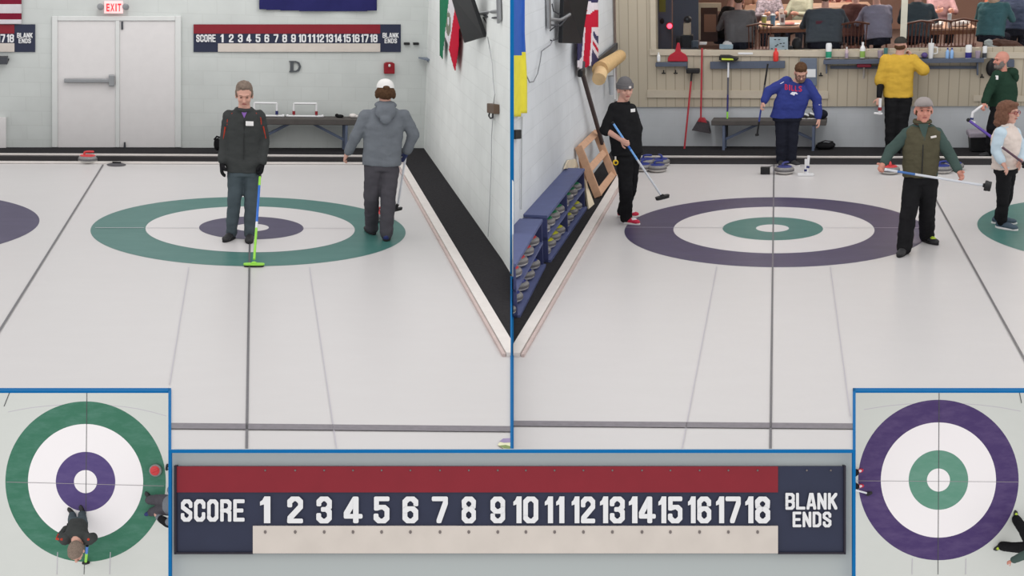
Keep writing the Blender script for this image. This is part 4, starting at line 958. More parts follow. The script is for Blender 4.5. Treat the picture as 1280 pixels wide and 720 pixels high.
# letter D
r=thing(A,'letter_sign','dark serif letter D fixed below the scoreboard','letter',WA.w(370,90))
mb=MB(); g=[(363,76.5),(370,76.5),(374,78),(376.3,81),(376.3,85.5),(374,88.5),(370,90),(363,90),(363,88.8),(364.6,88.5),(364.6,78),(363,77.7)]
inn=[(367,78),(370,78.2),(372.6,80),(373.7,83.2),(372.6,86.6),(370,88.4),(367,88.5)]
o=[(363,76.3),(370,76.3),(374.3,78),(376.6,83.2),(374.3,88.5),(370,90.2),(363,90.2)]
# ring between outer and inner outline
P=[WA.w(*q,.03) for q in o]; Q=[WA.w(*q,.03) for q in inn]; mb.v=P+Q
for i in range(6): mb.f.append([i,i+1,7+i+1,7+i]); mb.m.append(0)
mb.f.append([6,0,7,13]); mb.m.append(0)
ob=part(mb,'letter_face',[mat('letter_grey',(82,86,90),.5)],r); s=ob.modifiers.new('s','SOLIDIFY'); s.thickness=.025
mb=MB(); WA.slab(mb,rect(361.8,76.3,366.5,77.6),0,.035); part(mb,'serif',[MATS['letter_grey']],r)
mb=MB(); WA.slab(mb,rect(361.8,88.9,366.5,90.2),0,.035); part(mb,'serif',[MATS['letter_grey']],r)
# alarm, small items
r=thing(A,'fire_alarm','red wall alarm box with a white light, right of the letter D','alarm',WA.w(487,92))
mb=MB(); WA.slab(mb,[(480.5,92.3),(493.5,92.3),(493.5,79.5),(490.5,78),(483.5,78),(480.5,79.5)],0,.07); b_=part(mb,'housing',[mat('alarm_red',(142,26,38),.4)],r,bevel=.01)
mb=MB(); mb.ell(WA.w(486.8,82,.08),(.02,.02,.025)); part(mb,'light',[WHITEB],b_,smooth=True)
for (u0,u1),l in (((505.5,512.5),'left of two small black sensors beside the scoreboard'),((517,524),'right of two small black sensors beside the scoreboard')):
    mb=MB(); WA.slab(mb,rect(u0,53.3,u1,56.2),0,.06); solo(A,mb,'wall_sensor',[BLACKP],l,'sensor',bevel=.008,group='small black sensors')
r=thing(A,'corner_shelf','small grey sloping shelf in the corner by the right wall','shelf',WA.w(538,86))
mb=MB(); P=[WA.w(523,71.3,.05),WA.w(543,72,.05),WA.w(543,74.5,.4),WA.w(531,73.8,.4)]; quadbox(mb,P,Vector((0,0,-.02))); part(mb,'shelf_board',[mat('steel_grey_shelf',(112,122,138),.5)],r)
mb=MB(); mb.prism([WA.w(531,73,.3),WA.w(543,74,.3),WA.w(543,87.5,.1)],Vector((0,.02,0))); part(mb,'bracket',[MATS['steel_grey_shelf']],r)
# flag on right wall: green, white with a wreath emblem, red
def mexedge(v): 
    t=(v+20)/108; return (552.5-2.5*t,576-6*max(0,t-.45))
def mexcol(u,v,a,b):
    gl=552.5-2.5*min(1,(v+20)/90); gr=561-7.5*min(1,max(0,(v)/66)); rl=570-9*min(1,max(0,(v-0)/62)) if v<62 else 561+7*(v-62)/26; rr=574.8-.03*v if v<60 else 573-4*(v-60)/28
    if u<gr: return 0 if v<70+(u-gl)*1.1 else None
    if u>rl and u<rr: return 2 if v<88 else None
    if u>=rr: return 2 if v<35 else None
    if v<45+ (u-gr)*2: return 1
    return None
EMB=mat('emblem_green_brown',(112,116,100),.9)
def mexcol2(u,v,a,b):
    c=mexcol(u,v,a,b)
    if c==1 and ((u-560.5)/3.2)**2+((v-30)/15)**2<1 and ((u-560.5)/1.8)**2+((v-26)/9)**2>.35: return 3
    return c
cloth(A,WAR,'flag','green, white and red flag with a wreath emblem, on the right wall','flag',0,0,-20,88,mexcol2,[FG,FW,FR,EMB],edge=lambda v:(549.5,576),off=.06,wave=.02,nu=40,nv=60)
# television, arm, cables (right wall)
def tv(R,label,quad,ys,thick,plate,arm,cables,sidevec):
    r=thing(R,'television',label,'television',plate[0])
    P=[R.Y(u,v,y) for (u,v),y in zip(quad,ys)]; n=(P[1]-P[0]).cross(P[3]-P[0]).normalized()
    mb=MB(); mb.prism(P,n*thick); s=part(mb,'screen_housing',[mat('tv_black',(32,33,36),.35,var=.1)],r,bevel=.01)
    c=sum(P,Vector())/4
    mb=MB(); q=[c.lerp(p,.45) for p in P]; mb.prism([a-n*.03 for a in q],n*.03); part(mb,'rear_panel',[mat('tv_back',(44,46,48),.5)],s,bevel=.006)
    mb=MB(); mb.beam(plate[0],plate[1],.12,.03,(1,0,0)); part(mb,'wall_plate',[METAL],r)
    mb=MB(); mb.tube(arm,.022,10); part(mb,'arm',[METAL],r,smooth=True)
    mb=MB(); mb.tube([a+Vector((0,0,-.07)) for a in arm[:2]]+[arm[-1]],.012,8); part(mb,'arm_brace',[DARKM],r,smooth=True)
    for cb in cables: mb=MB(); mb.tube(cb,.008,6); part(mb,'cable',[BCABLE],r,smooth=True)
    return r
wp=lambda u,v,o=.03: WAR.w(u,v,o)
tv(A,'black television on a swing arm at the top of the right wall',[(566,-12),(584.5,52.5),(609.5,45),(590,-12)],(.9,.9,.25,.25),.05,(wp(623,-5),wp(624,27)),[wp(623,14),A.Y(614,15,.1),A.Y(601,17,.5)],[[A.Y(607,18,.3),A.Y(610,27,.25),A.Y(615,34,.15),A.Y(619,33,.05),A.Y(620,28,0),A.Y(616,25,.1)],[A.Y(604,22,.45),A.Y(608,28,.3),A.Y(611,36,.2)]],None)
r=thing(A,'wall_socket','brown socket box with a loop of cable on the right wall','socket',wp(613,147))
mb=MB(); WAR.slab(mb,[(608.5,141),(617,142.5),(617,130.5),(608.5,129)],0,.07); part(mb,'box',[mat('brown_box',(96,78,64),.6)],r,bevel=.008)
mb=MB(); mb.tube([wp(612,141),wp(611,145),wp(613,148),wp(616,147),wp(616,142)],.01,6); part(mb,'cable_loop',[BCABLE],r,smooth=True)
mb=MB(); mb.tube([wp(609.5,46,.1),wp(612,60),wp(615.5,80),wp(616.5,100),wp(618.5,118),wp(616.8,131)],.006,6); mb.tube([wp(616,148),wp(614.5,170),wp(614,210),wp(612,260),wp(610,296)],.006,6)
mb2=MB(); mb2.tube([wp(609.5,46,.1),wp(612,60),wp(615.5,80),wp(616.5,100),wp(618.5,118),wp(616.8,131)],.006,6); solo(A,mb2,'power_cable',[CABLE],'thin pale cable running from the television down to the socket','cable',smooth=True)
mb2=MB(); mb2.tube([wp(616,148),wp(614.5,170),wp(614,210),wp(612,260),wp(610,296)],.006,6); solo(A,mb2,'power_cable',[CABLE],'thin pale cable running from the socket to the floor','cable',smooth=True)
# curling stones
GRAN=mat('granite',(128,126,126),.35,var=.3,scale=90,spec=.4); GRANL=mat('pale_granite',(206,203,198),.4,var=.12,scale=90,spec=.3); GRAND=mat('granite_band',(104,102,104),.7,var=.3,scale=120)
def stone(hm,label,R,p,rz=0,group=None,sc=1):
    r=thing(R,'curling_stone',label,'curling stone',p,group); o=Vector(p)
    prof=[(.062,.0),(.075,.002),(.11,.012),(.135,.03),(.1435,.045),(.1435,.075),(.135,.09),(.115,.104),(.08,.112),(.02,.114)]
    mb=MB(); mb.lathe(o,prof,ms=[2,2,2,2,1,0,0,0,0]); b=part(mb,'stone_body',[GRAN,GRAND,GRANL],r,smooth=True)
    mb=MB(); mb.lathe(o,[(.106,.1),(.109,.109),(.098,.117),(.06,.124),(.01,.127)]); h=part(mb,'handle_cap',[hm],r,smooth=True)
    mb=MB(); mb.tube([o+Vector(q) for q in ((-.045,0,.118),(-.05,0,.142),(-.038,0,.16),(-.01,0,.166),(.03,0,.166),(.075,0,.163),(.088,0,.16))],[.024,.02,.019,.019,.02,.02,.016],10,flat=.8); part(mb,'grip',[hm],h,smooth=True)
    r.matrix_world=R.M@Matrix.Translation(o)@Matrix.Rotation(rz,4,'Z')@Matrix.Scale(sc,4)
    return r
SR=mat('red_handle',(200,62,66),.4,var=0); SB=mat('blue_handle',(44,56,128),.4,var=0); SG=mat('green_handle',(40,124,84),.4,var=0); SY=mat('yellow_handle',(206,206,60),.4,var=0); SP=mat('indigo_handle',(60,64,120),.4,var=0)
pr=stone(SR,'red-handled curling stone by the back bumper, left of the double door',A,A.fl(110,203.6),.3); 
c=copy_tree(pr); c['label']='red-handled curling stone in front of the person in the white cap'; p=A.fl(477.5,276); c.matrix_world=A.M@Matrix.Translation(p)@Matrix.Rotation(-.4,4,'Z')
# rubber hack
r=thing(A,'hack','flat dark rubber hack set in the ice near the red stone','hack',A.fl(145.5,206.3)); mb=MB(); c=A.fl(145.5,206.3)
mb.lathe(c,[(.13,0),(.135,.008),(.1,.018),(.03,.02)]); part(mb,'rubber_pad',[mat('hack_rubber',(84,82,86),.8)],r,smooth=True); mb=MB(); mb.box(c+Vector((0,.05,.03)),(.12,.02,.02)); part(mb,'grip_ridge',[BLACKP],r)
# bench and its load
def bench(W,label,uL,uR,v,offb,offf,braces,legm,seatm,th=.09):
    """bench parallel to a wall; its seat top is seen at v between the two columns"""
    R=W.R; om=(offb+offf)/2; pl,pr=W.w(uL,v,offf),W.w(uR,v,offf); h=(pl.z+pr.z)/2; wd=(Vector((pr.x,pr.y,0))-Vector((pl.x,pl.y,0))).length
    o=(pl+pr)/2+W.n*(om-offf); o.z=0; ang=math.atan2(W.t.y,W.t.x)
    r=thing(R,'bench',label,'bench',o); dp_=offf-offb
    mb=MB(); mb.box(o+Vector((0,0,h-th/2)),(wd,dp_,th)); part(mb,'seat',[seatm],r,bevel=.012)
    for sx in (-1,1):
        x=sx*(wd/2-.2)
        for y in (-dp_/2+.05,dp_/2-.05): mb=MB(); mb.beam(o+Vector((x,y,.006)),o+Vector((x,y,h-th)),.07,.04,(1,0,0)); part(mb,'leg',[legm],r)
        mb=MB(); mb.beam(o+Vector((x,0,h*.32)),o+Vector((x-sx*braces,0,h-th)),.04,.04,(0,1,0)); part(mb,'brace',[legm],r)
    r.matrix_world=R.M@Matrix.Translation(o)@Matrix.Rotation(ang,4,'Z')
    return r,h
SEAT=mat('bench_seat_brown',(84,80,78),.8,var=.08); BLEG=mat('bench_leg_blue',(96,106,128),.6)
_,zb=bench(WA,'long dark bench with blue-grey braces against the back wall',306,449,148.5,.08,.4,.52,BLEG,SEAT,.1)
PVC=mat('white_pipe',(224,224,226),.4,var=0); NB=mat('navy_band',(44,48,100),.4,var=0); RB=mat('red_band_pipe',(140,36,44),.4,var=0)
def stabilizer(W,label,u0,u1,v,off,z,h,band,group=None):
    R=W.R; p,q=W.w(u0,v,off),W.w(u1,v,off); o=(p+q)/2; o.z=z; L2=(q-p).length/2; x0,x1,y=o.x-L2,o.x+L2,o.y
    r=thing(R,'delivery_stabilizer',label,'stabilizer',o,group); rr=.017
    mb=MB(); mb.tube([(x0-.09,y,z+rr),(x1+.09,y,z+rr)],rr,10); part(mb,'base_bar',[PVC],r,smooth=True)
    mb=MB(); mb.tube([(x0,y,z+h),(x1,y,z+h)],rr,10); part(mb,'hand_bar',[PVC],r,smooth=True)
    for x in (x0,x1):
        mb=MB(); mb.tube([(x,y,z+rr),(x,y,z+h)],rr,10); u=part(mb,'upright',[PVC],r,smooth=True)
        mb=MB(); mb.tube([(x,y,z+.04),(x,y,z+.1)],rr*1.35,10); part(mb,'band',[band],u,smooth=True)
    for x in (x0-.1,x1+.1): mb=MB(); mb.ell((x,y,z+rr*1.3),(rr*1.4,)*3); part(mb,'end_knob',[PVC],r,smooth=True)
    r.matrix_world=R.M@Matrix.Translation(o+Vector((0,0,.002)))@Matrix.Rotation(math.atan2(W.t.y,W.t.x),4,'Z')
    return r
stabilizer(WA,'white pipe delivery frame with red bands standing on the bench',367.2,395.4,147,.24,zb,.22,RB,'pipe frames on the bench')
stabilizer(WA,'white pipe delivery frame with navy bands on the bench behind the grey-haired person',318,346,147,.24,zb,.22,NB,'pipe frames on the bench')
mb=MB(); c=WA.w(425,147.5,.24); c.z=zb; mb.ell(c+Vector((0,0,.025)),(.06,.05,.028)); mb.ell(c+Vector((-.05,0,.035)),(.03,.03,.03)); solo(A,mb,'glove',[BLACK],'crumpled black glove lying on the bench','glove',smooth=True)
mb=MB(); c=WA.w(441,147.5,.24); c.z=zb; mb.ell(c+Vector((0,0,.035)),(.06,.05,.038)); mb.ell(c+Vector((.05,0,.025)),(.04,.03,.026)); solo(A,mb,'cloth',[WHITEB],'crumpled white cloth at the right end of the bench','cloth',smooth=True)
r=thing(A,'shoulder_bag','black bag with a loop strap behind the grey-haired person','bag',A.Y(272,188,5.1)); mb=MB(); c=A.Y(272,181,5.1); c.z=.16
mb.ell(c,(.06,.06,.1)); part(mb,'bag_body',[BLACK],r,smooth=True); mb=MB(); mb.tube([A.Y(271,178,5.05),A.Y(268,174,5.05),A.Y(271,170.5,5.05),A.Y(275,172,5.05)],.014,8); part(mb,'strap',[BLACK],r,smooth=True)
# ------------------------------------------------------------------ things in room B
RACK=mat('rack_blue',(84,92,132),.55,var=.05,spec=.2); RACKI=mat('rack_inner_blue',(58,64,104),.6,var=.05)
def rack(label,tNL,tNR,tFR,tFL,lN,lF,div,n,cols,stlabels,groups,start=0,near_gap=.19,far_gap=.19):
    H=.56
    P=[B.fl(*q,H) for q in (tNL,tNR,tFR,tFL)]
    xw0,xw1=P[0].x,P[3].x; xf0,xf1=P[1].x,P[2].x; y0,y1=P[1].y,P[2].y
    r=thing(B,'stone_rack',label,'rack',((xw0+xf0)/2,(y0+y1)/2,0))
    mb=MB(); mb.prism([P[0],P[1],P[2],P[3]],Vector((0,0,-.035))); part(mb,'top_board',[RACK],r,bevel=.004)
    L1,L2=B.fl(*lN,.04),B.fl(*lF,.04)
    fx=lambda y:(xf0+(xf1-xf0)*(y-y0)/(y1-y0)); wx=lambda y:(xw0+(xw1-xw0)*(y-y0)/(y1-y0))
    for z,nm in ((.005,'bottom_board'),(.27,'shelf')):
        mb=MB(); mb.prism([Vector((wx(y0),y0,z)),Vector((fx(y0)+(.02 if z<.1 else -.005),y0,z)),Vector((fx(y1)+(.02 if z<.1 else -.005),y1,z)),Vector((wx(y1),y1,z))],Vector((0,0,.03))); part(mb,nm,[RACK],r)
    for y in [y0,y1-.03]+div:
        mb=MB(); mb.prism([Vector((wx(y),y,.0)),Vector((fx(y)-.01,y,.0)),Vector((fx(y)-.01,y,H-.035)),Vector((wx(y),y,H-.035))],Vector((0,.03,0))); part(mb,'side_panel' if y in (y0,y1-.03) else 'divider',[RACKI],r)
    mb=MB(); mb.prism([Vector((wx(y0)+.005,y0,0)),Vector((wx(y0)+.015,y0,0)),Vector((wx(y1)+.015,y1,0)),Vector((wx(y1)+.005,y1,0))],Vector((0,0,H-.035))); part(mb,'back_panel',[RACKI],r)
    st=[]
    for row,(z,hm) in enumerate(((.30,cols[0]),(.035,cols[1]))):
        for k in range(n):
            y=y0+near_gap+.03+(y1-y0-near_gap-far_gap-.06)*k/(n-1)
            for d in div:
                if abs(y-d)<.16: y=d+.18 if y>d else d-.15
            p=Vector((fx(y)-.15,y,z+.001)); st.append((hm,p,k,row))
    return r,st
protos={}
# stones on the ice
for (u,v,hm,rz,l,g) in [(822,214.5,SB,.4,'blue-handled stone in front of its neighbours behind the grey beanie person','blue stones by the left bumper'),(804,213.5,SB,1.2,'blue-handled stone nearest the legs of the person in the grey beanie','blue stones by the left bumper'),(826,207,SB,2,'blue-handled stone at the back right of the small cluster by the bumper','blue stones by the left bumper'),(808,207,SB,.1,'blue-handled stone at the back left of the small cluster by the bumper','blue stones by the left bumper'),
  (980.5,217,SP,.9,'indigo-handled stone in front of the person in the royal blue sweatshirt',None),(1112,217,SR,1.6,'red-handled stone behind the hand of the person in the olive vest',None),(1177,216,SB,.5,'left of two blue-handled stones behind the olive vest','blue stones behind the vest'),(1192,212.5,SB,1.5,'right of two blue-handled stones behind the olive vest','blue stones behind the vest')]:
    key=hm.name; p=B.fl(u,v)
    if key not in protos: protos[key]=stone(hm,l,B,p); o=protos[key]
    else: o=copy_tree(protos[key])
    o.matrix_world=B.M@Matrix.Translation(p)@Matrix.Rotation(rz,4,'Z'); o['label']=l; o['category']='curling stone'
    if g: o['group']=g
    elif 'group' in o: del o['group']
def put_stones(st,names,groups):
    out=[]
    for hm,p,k,row in st:
        key=hm.name
        if key not in protos: protos[key]=stone(hm,'',B,p,sc=.94); o=protos[key]
        else: o=copy_tree(protos[key])
        o.matrix_world=B.M@Matrix.Translation(p)@Matrix.Rotation(.9+((k*37+row*11)%7)*.12,4,'Z')@Matrix.Scale(.94,4)
        o['label']=names[row](k); o['category']='curling stone'; o['group']=groups[row]; out.append(o)
    return out
ordn=['nearest','second','third','fourth','fifth','sixth','seventh','farthest']
r2,st2=rack('blue wooden stone rack with green and yellow handled stones, farther of two',(651,268),(684.4,269.4),(731,210.5),(704.4,209.7),(692.8,330.5),(734.4,265.3),[-.36],8,(SG,SY),None,None)
put_stones(st2,(lambda k:f'green-handled curling stone on the upper shelf, {ordn[k]} in the row',lambda k:f'yellow-handled curling stone on the lower shelf, {ordn[k]} in the row'),('green-handled stones in the far rack','yellow-handled stones in the far rack'))
r1,st1=rack('blue wooden stone rack with red and dark blue handled stones, nearer of two',(618,325),(645,330),(678.3,273.6),(642.5,273),(642.8,395.8),(683,343),[],5,(SR,SB),None,None,near_gap=-.02)
o1=['fifth from the far end','fourth from the far end','third from the far end','second from the far end','farthest']
s1=put_stones(st1,(lambda k:f'red-handled curling stone on the near rack, {o1[k]}',lambda k:f'dark blue handled stone on the lower near shelf, {o1[k]}'),('red-handled stones in the near rack','dark blue handled stones in the near rack'))
for o in s1+[r1]: cut_seam(o)
for o in s1:
    if len([c for c in o.children_recursive if c.type=='MESH' and len(c.data.vertices)])<2:
        for c in list(o.children_recursive): bpy.data.objects.remove(c)
        bpy.data.objects.remove(o)
# wooden frame leaning on the left wall
WOOD=mat('pale_timber',(196,156,128),.7,var=.08,scale=14); PLY=mat('pale_plywood',(214,200,176),.7,var=.05)
r=thing(B,'wooden_frame','pale timber ladder-shaped frame leaning on the left wall','frame',B.fl(750,249))
bN,bF=B.fl(748,246,.02),B.fl(767,221,.02); 
def atw(u,v,o): return WBL.w(u,v,o)
tN,tF=atw(723,183,.06),atw(744,163,.06)
for a,b in ((bN,tN),(bF,tF)): mb=MB(); mb.beam(a,b,.11,.05,(0,1,0)); part(mb,'rail',[WOOD],r,bevel=.004)
for t in (.05,.52,.95):
    mb=MB(); mb.beam(bN.lerp(tN,t),bF.lerp(tF,t),.1,.05,(1,0,1)); part(mb,'rung',[WOOD],r,bevel=.004)
# second pair of legs behind, making the trestle
q=Vector((-.12,0,0)); mb=MB(); a=tN+Vector((.02,.05,-.03)); b=B.fl(739,209,.02); mb.beam(a,Vector((a.x+.0,a.y+.35,.03)),.08,.04,(0,1,0)); part(mb,'prop',[WOOD],r)
mb=MB(); mb.prism([B.fl(742,256,.01),B.fl(735,262,.01),B.X(729,238,B.fl(735,262).x-.25),B.X(729.5,222,B.fl(742,256).x-.25)],Vector((.012,.0,.01))); solo(B,mb,'plywood_sheet',[PLY],'cream plywood offcut standing against the end of the far rack','board')
mb=MB(); p=atw(706,213,.03); mb.prism([atw(704,211,.02),atw(722,209,.02),atw(718,199,.02),atw(709,200,.02)],WBL.n*.02); solo(B,mb,'plywood_sheet',[PLY],'small beige plywood piece behind the far end of the rack top','board')
# dark scraper pole
r=thing(B,'ice_scraper','long dark pole with a black head leaning along the left wall','scraper',B.X(756,192,-2.5))
a,b=atw(727.5,90,.08),B.X(756.5,192,-2.52)
mb=MB(); mb.beam(a,b,.075,.05,(1,0,0)); part(mb,'pole',[mat('dark_pole',(66,56,56),.6)],r,bevel=.01)
mb=MB(); mb.box(a+Vector((0,-.05,.0)),(.07,.3,.1)); part(mb,'head',[BLACKP],r,bevel=.02); mb=MB(); mb.tube([a+Vector((0,.05,.0)),a+Vector((0,.15,.12))],.03,8); part(mb,'clamp',[DARKM],r,smooth=True)
# rolled bundle on a bracket
r=thing(B,'wall_bracket','dark rail shelf carrying a tan roll high in the left corner','bracket',atw(760,70,.1))
mb=MB(); mb.beam(atw(771,57,.06),atw(747,77,.06),.1,.04,(1,0,0)); part(mb,'rail',[DARKM],r)
r=thing(B,'rolled_mat','tan rolled mat lying along the rail in the left corner','roll',atw(758,86,.2)); TAN=mat('tan_roll',(200,168,120),.8,var=.12,scale=20)
c0,c1=atw(775,70,.2),atw(750,87,.2); mb=MB(); mb.tube([c0,c1],[.1,.12],18); part(mb,'roll_body',[TAN],r,smooth=True)
mb=MB(); mb.tube([c1+Vector((0,.05,-.04)),c1+Vector((.0,-.16,-.12))],[.11,.1],18); part(mb,'roll_end',[mat('pale_tan',(212,184,140),.8,var=.1)],r,smooth=True)
mb=MB(); mb.tube([atw(767.5,80,.1),atw(768.5,124,.1)],.02,10); solo(B,mb,'wall_pipe',[PVC],'white vertical pipe on the left wall beside the corner','pipe',smooth=True)
mb=MB(); mb.tube([atw(763.5,95,.12),atw(764.5,118,.12)],[.05,.035],12); solo(B,mb,'cup_dispenser',[mat('frosted_plastic',(186,190,196),.4)],'frosted cup dispenser tube left of the white pipe','dispenser',smooth=True)
# flags on left wall
def ukcol(u,v,a,b):
    # hanging folded: red vertical, white borders, diagonals, navy fields
    a2=(u-722)/(748-722)
    cx=.46+.06*math.sin(v*.05)
    if v>84+2*math.sin(a*7): return None
    if u<731.5-v*.17+0 and v<54: return None
    dx=a2-cx
    if v<18 and a2>.42:
        return 2 if (a2-.42)*26<(4+v*.2) and v>6 and False else (1 if abs((v-14)+(a2-.6)*22)<3.5 or abs(v-4-(a2-.6)*12)<2 else (0 if v>12 else 1 if v>3 else 2))
    if v<34: return 0
    if abs(dx)<.15: return 0
    if v<42 and a2<.4 and False: return 0
    if abs(dx)<.24: return 1
    if dx>0:
        if v<40 and v>32: return 1
        e=(v-44)-(dx-.24)*70*.55
        if -6<e<1 and v<52: return 2
        if 1<=e<6: return 1
        if 6<=e<11: return 0
        if 11<=e<17: return 1
        return 2 if v>44 else 1
    else:
        e=(v-76)+(dx+.24)*40
        if -5<e<2: return 1
        return 2 if v<76 else 1
cloth(B,WBL,'flag','red, white and navy crossed flag hanging beside the television','flag',722,748,-20,88,ukcol,[FR,mat('flag_pale',(216,208,214),.9),mat('flag_ink',(46,42,84),.9)],off=.08,wave=.015,nu=40,nv=60)
def ucol(u,v,a,b): return None if v>147.5-6*a+1.5*math.sin(a*6) else (0 if v<72-7*a else 1)
cloth(B,WBL,'flag','blue over yellow flag at the left edge beside the divider','flag',641,659,-20,150,ucol,[mat('flag_sky_blue',(46,92,178),.9),mat('flag_yellow',(226,214,64),.9)],off=.05,wave=.018,freq=7,edge=lambda v:(640.8,656+3*max(0,min(1,(v-40)/60))))
wq=lambda u,v,o=.04: WBL.w(u,v,o)
tv(B,'black television on a swing arm high on the left wall',[(700,-14),(697.5,53.5),(722.5,54.2),(733,-14)],(.6,.6,1.35,1.35),.06,(wq(686,-5),wq(686.5,36)),[wq(687,24),B.Y(700,25,.5),B.Y(712,18,.8)],[[B.Y(700,27,.4),B.Y(694,33,.35),B.Y(683,42,.3),B.Y(683,48,.3),B.Y(690,51,.32),B.Y(698,48,.5)],[B.Y(690,5,.3),B.Y(692,14,.4),B.Y(700,18,.45)]],None)
mb=MB(); mb.tube([wq(692,48),wq(688,56),wq(677,64),wq(675,78),wq(672,92),wq(667,102),wq(662,103),wq(657,92)],.007,6); solo(B,mb,'power_cable',[mat('grey_cable',(128,130,134),.6)],'thin grey cable looping down the left wall from the television','cable',smooth=True)
r=thing(B,'wall_socket','small black socket box under the blue and yellow flag','socket',wq(649,174)); mb=MB(); WBL.slab(mb,[(645,174),(652,173.5),(652,162),(645,162.5)],0,.06); part(mb,'box',[BLACKP],r,bevel=.008)
mb=MB(); mb.tube([wq(652.5,146,.02),wq(652,200,.02),wq(651.5,262,.02)],.008,6); part(mb,'conduit',[CABLE],r,smooth=True)
# back wall shelves, hooks
SHELF=mat('slate_shelf',(84,92,108),.55,var=.06)
def shelf(label,u0,u1,v0,v1,d,br,rail=None):
    r=thing(B,'wall_shelf',label,'shelf',WB.w((u0+u1)/2,v1)); zt=WB.w((u0+u1)/2,v0).z; zb_=WB.w((u0+u1)/2,v1).z
    mb=MB(); a,b=WB.w(u0,v0),WB.w(u1,v0); a.z=b.z=zb_; mb.prism([a+WB.n*.03,b+WB.n*.03,b+WB.n*d,a+WB.n*d],Vector((0,0,max(.02,(zt-zb_))))); part(mb,'board',[SHELF],r,bevel=.004)
    for u,vb in br: mb=MB(); WB.slab(mb,[(u-.9,v1),(u-.9,vb),(u+.9,vb),(u+.9,v1)],.03,d*.8); part(mb,'bracket',[SHELF],r)
    if rail:
        mb=MB(); WB.slab(mb,rect(rail[0],rail[2],rail[1],rail[3]),.03,.06); part(mb,'hook_rail',[SHELF],r)
    return r,zt,d
s1_,z1,_d=shelf('short slate shelf holding a red dustpan, left of the red broom',821,860,77,82,.14,[(822,83),(858,87)])
s2_,z2,_d=shelf('slate rail with a broom head and red bottle, over the bench',888.5,981.6,76,84.8,.1,[])
s3_,z3,_d=shelf('long slate shelf crowded with drinks and bottles, on the right',1030,1229,72.5,77.5,.2,[(1033,92),(1222,94)],(1038,1222,82.5,86))
for i,(u,v) in enumerate([(829.5,90),(844.4,90),(1026,93),(1227.5,95),(1270,96)]):
    r=thing(B,'coat_hook',['black coat hook under the short shelf, left one','black coat hook under the short shelf, right one','black coat hook right of the grey cabinet','black coat hook left of the forest green hoodie','black coat hook at the far right edge'][i],'hook',WB.w(u,v,.03),'black coat hooks')
    mb=MB(); WB.slab(mb,rect(u-2.5,v+1,u+2.5,v+2.2),.03,.05); mb.tube([WB.w(u,v-2,.03),WB.w(u,v+1,.07),WB.w(u,v+.5,.1)],.01,6); part(mb,'hook_body',[BLACKP],r,smooth=True)
# dustpan
r=thing(B,'dustpan','red dustpan standing on the short shelf','dustpan',WB.w(847,77,.1)); DR=mat('dustpan_red',(172,38,54),.5,var=.04)
mb=MB(); P=[(834.5,77),(859.5,77),(859.3,72.5),(857,68.5),(853,66),(850.8,64.5),(843.8,64.5),(841.5,66),(837.5,68.5),(834.7,72.5)]; WB.slab(mb,P,.05,.09); part(mb,'pan',[DR],r,bevel=.008)
mb=MB(); WB.slab(mb,[(843.8,65),(850.8,65),(850,58),(849,53.5),(846.5,53.5),(845,58)],.05,.09); part(mb,'handle',[DR],r,bevel=.01)
def bottle(R,label,u,v0,v1,w,mats_,base,cap_=None,shape='can',cat='bottle',group=None,handle=None,straw=None,o=.12,name=None):
    """round vessel whose pixel box is u +- w, top v0, bottom v1"""
    c=WB.w(u,v1,o); t=WB.w(u,v0,o); h=t.z-c.z; rr=abs((WB.w(u+w,v1,o)-WB.w(u-w,v1,o)).length)/2
    r=thing(R,name or ('drinks_can' if shape=='can' else 'bottle'),label,cat,c,group)
    if shape=='can': prof=[(rr*.9,0),(rr,.01),(rr,h*.9),(rr*.85,h*.97),(rr*.8,h)]
    elif shape=='bottle': prof=[(rr*.9,0),(rr,.01),(rr,h*.62),(rr*.8,h*.72),(rr*.4,h*.82),(rr*.4,h*.88)]
    else: prof=[(rr*.75,0),(rr*.8,.01),(rr,h*.8),(rr*1.05,h*.9),(rr*1.05,h)]
    mb=MB(); ms=[0]*(len(prof)-1)
    if len(mats_)>1: prof=prof[:2]+[(rr if shape!='cup' else rr*.9,h*.45)]+prof[2:]; ms=[0,1]+[0]*(len(prof)-3)
    mb.lathe(c,prof,ms=ms,seg=18); b=part(mb,'body',mats_,r,smooth=True)
    if cap_: mb=MB(); z=prof[-1][1]; q=rr*(.45 if shape=='bottle' else .6); mb.lathe(c,[(q,z-.002),(q,z+(h*.12 if shape=='bottle' else .012)),(q*.9,z+(h*.12+.003 if shape=='bottle' else .015))],seg=14); part(mb,'lid',[cap_],b,smooth=True)
    if handle: mb=MB(); mb.tube([c+Vector((rr,0,h*.75)),c+Vector((rr+.05,0,h*.72)),c+Vector((rr+.055,0,h*.35)),c+Vector((rr,0,h*.3))],.009,8); part(mb,'handle',[mats_[0]],r,smooth=True)
    if straw: mb=MB(); mb.tube([c+Vector((0,0,h*.9)),c+Vector((.005,0,h+.07))],.006,6); part(mb,'straw',[PVC],r,smooth=True)
    return r
WH=mat('bottle_white',(222,224,226),.4,var=0); GRN=mat('label_green',(50,150,118),.5,var=0); LMG=mat('label_lime',(140,176,90),.5,var=0); RDB=mat('bottle_red',(214,58,52),.4,var=0); CBL=mat('water_blue',(140,178,222),.2,var=0); DBL=mat('label_dark_blue',(52,50,130),.5,var=0); MAUVE=mat('mauve_plastic',(160,146,162),.4,var=0); TEALP=mat('teal_plastic',(80,130,130),.4,var=0)
bottle(B,'small white bottle at the left end of the short shelf',823.3,66,77,2.2,[WH],0,cap_=WH,shape='bottle')
bottle(B,'bright red squeeze bottle standing on the slate rail',969.7,60.5,76.5,3.4,[RDB],0,cap_=RDB,shape='bottle',o=.07)
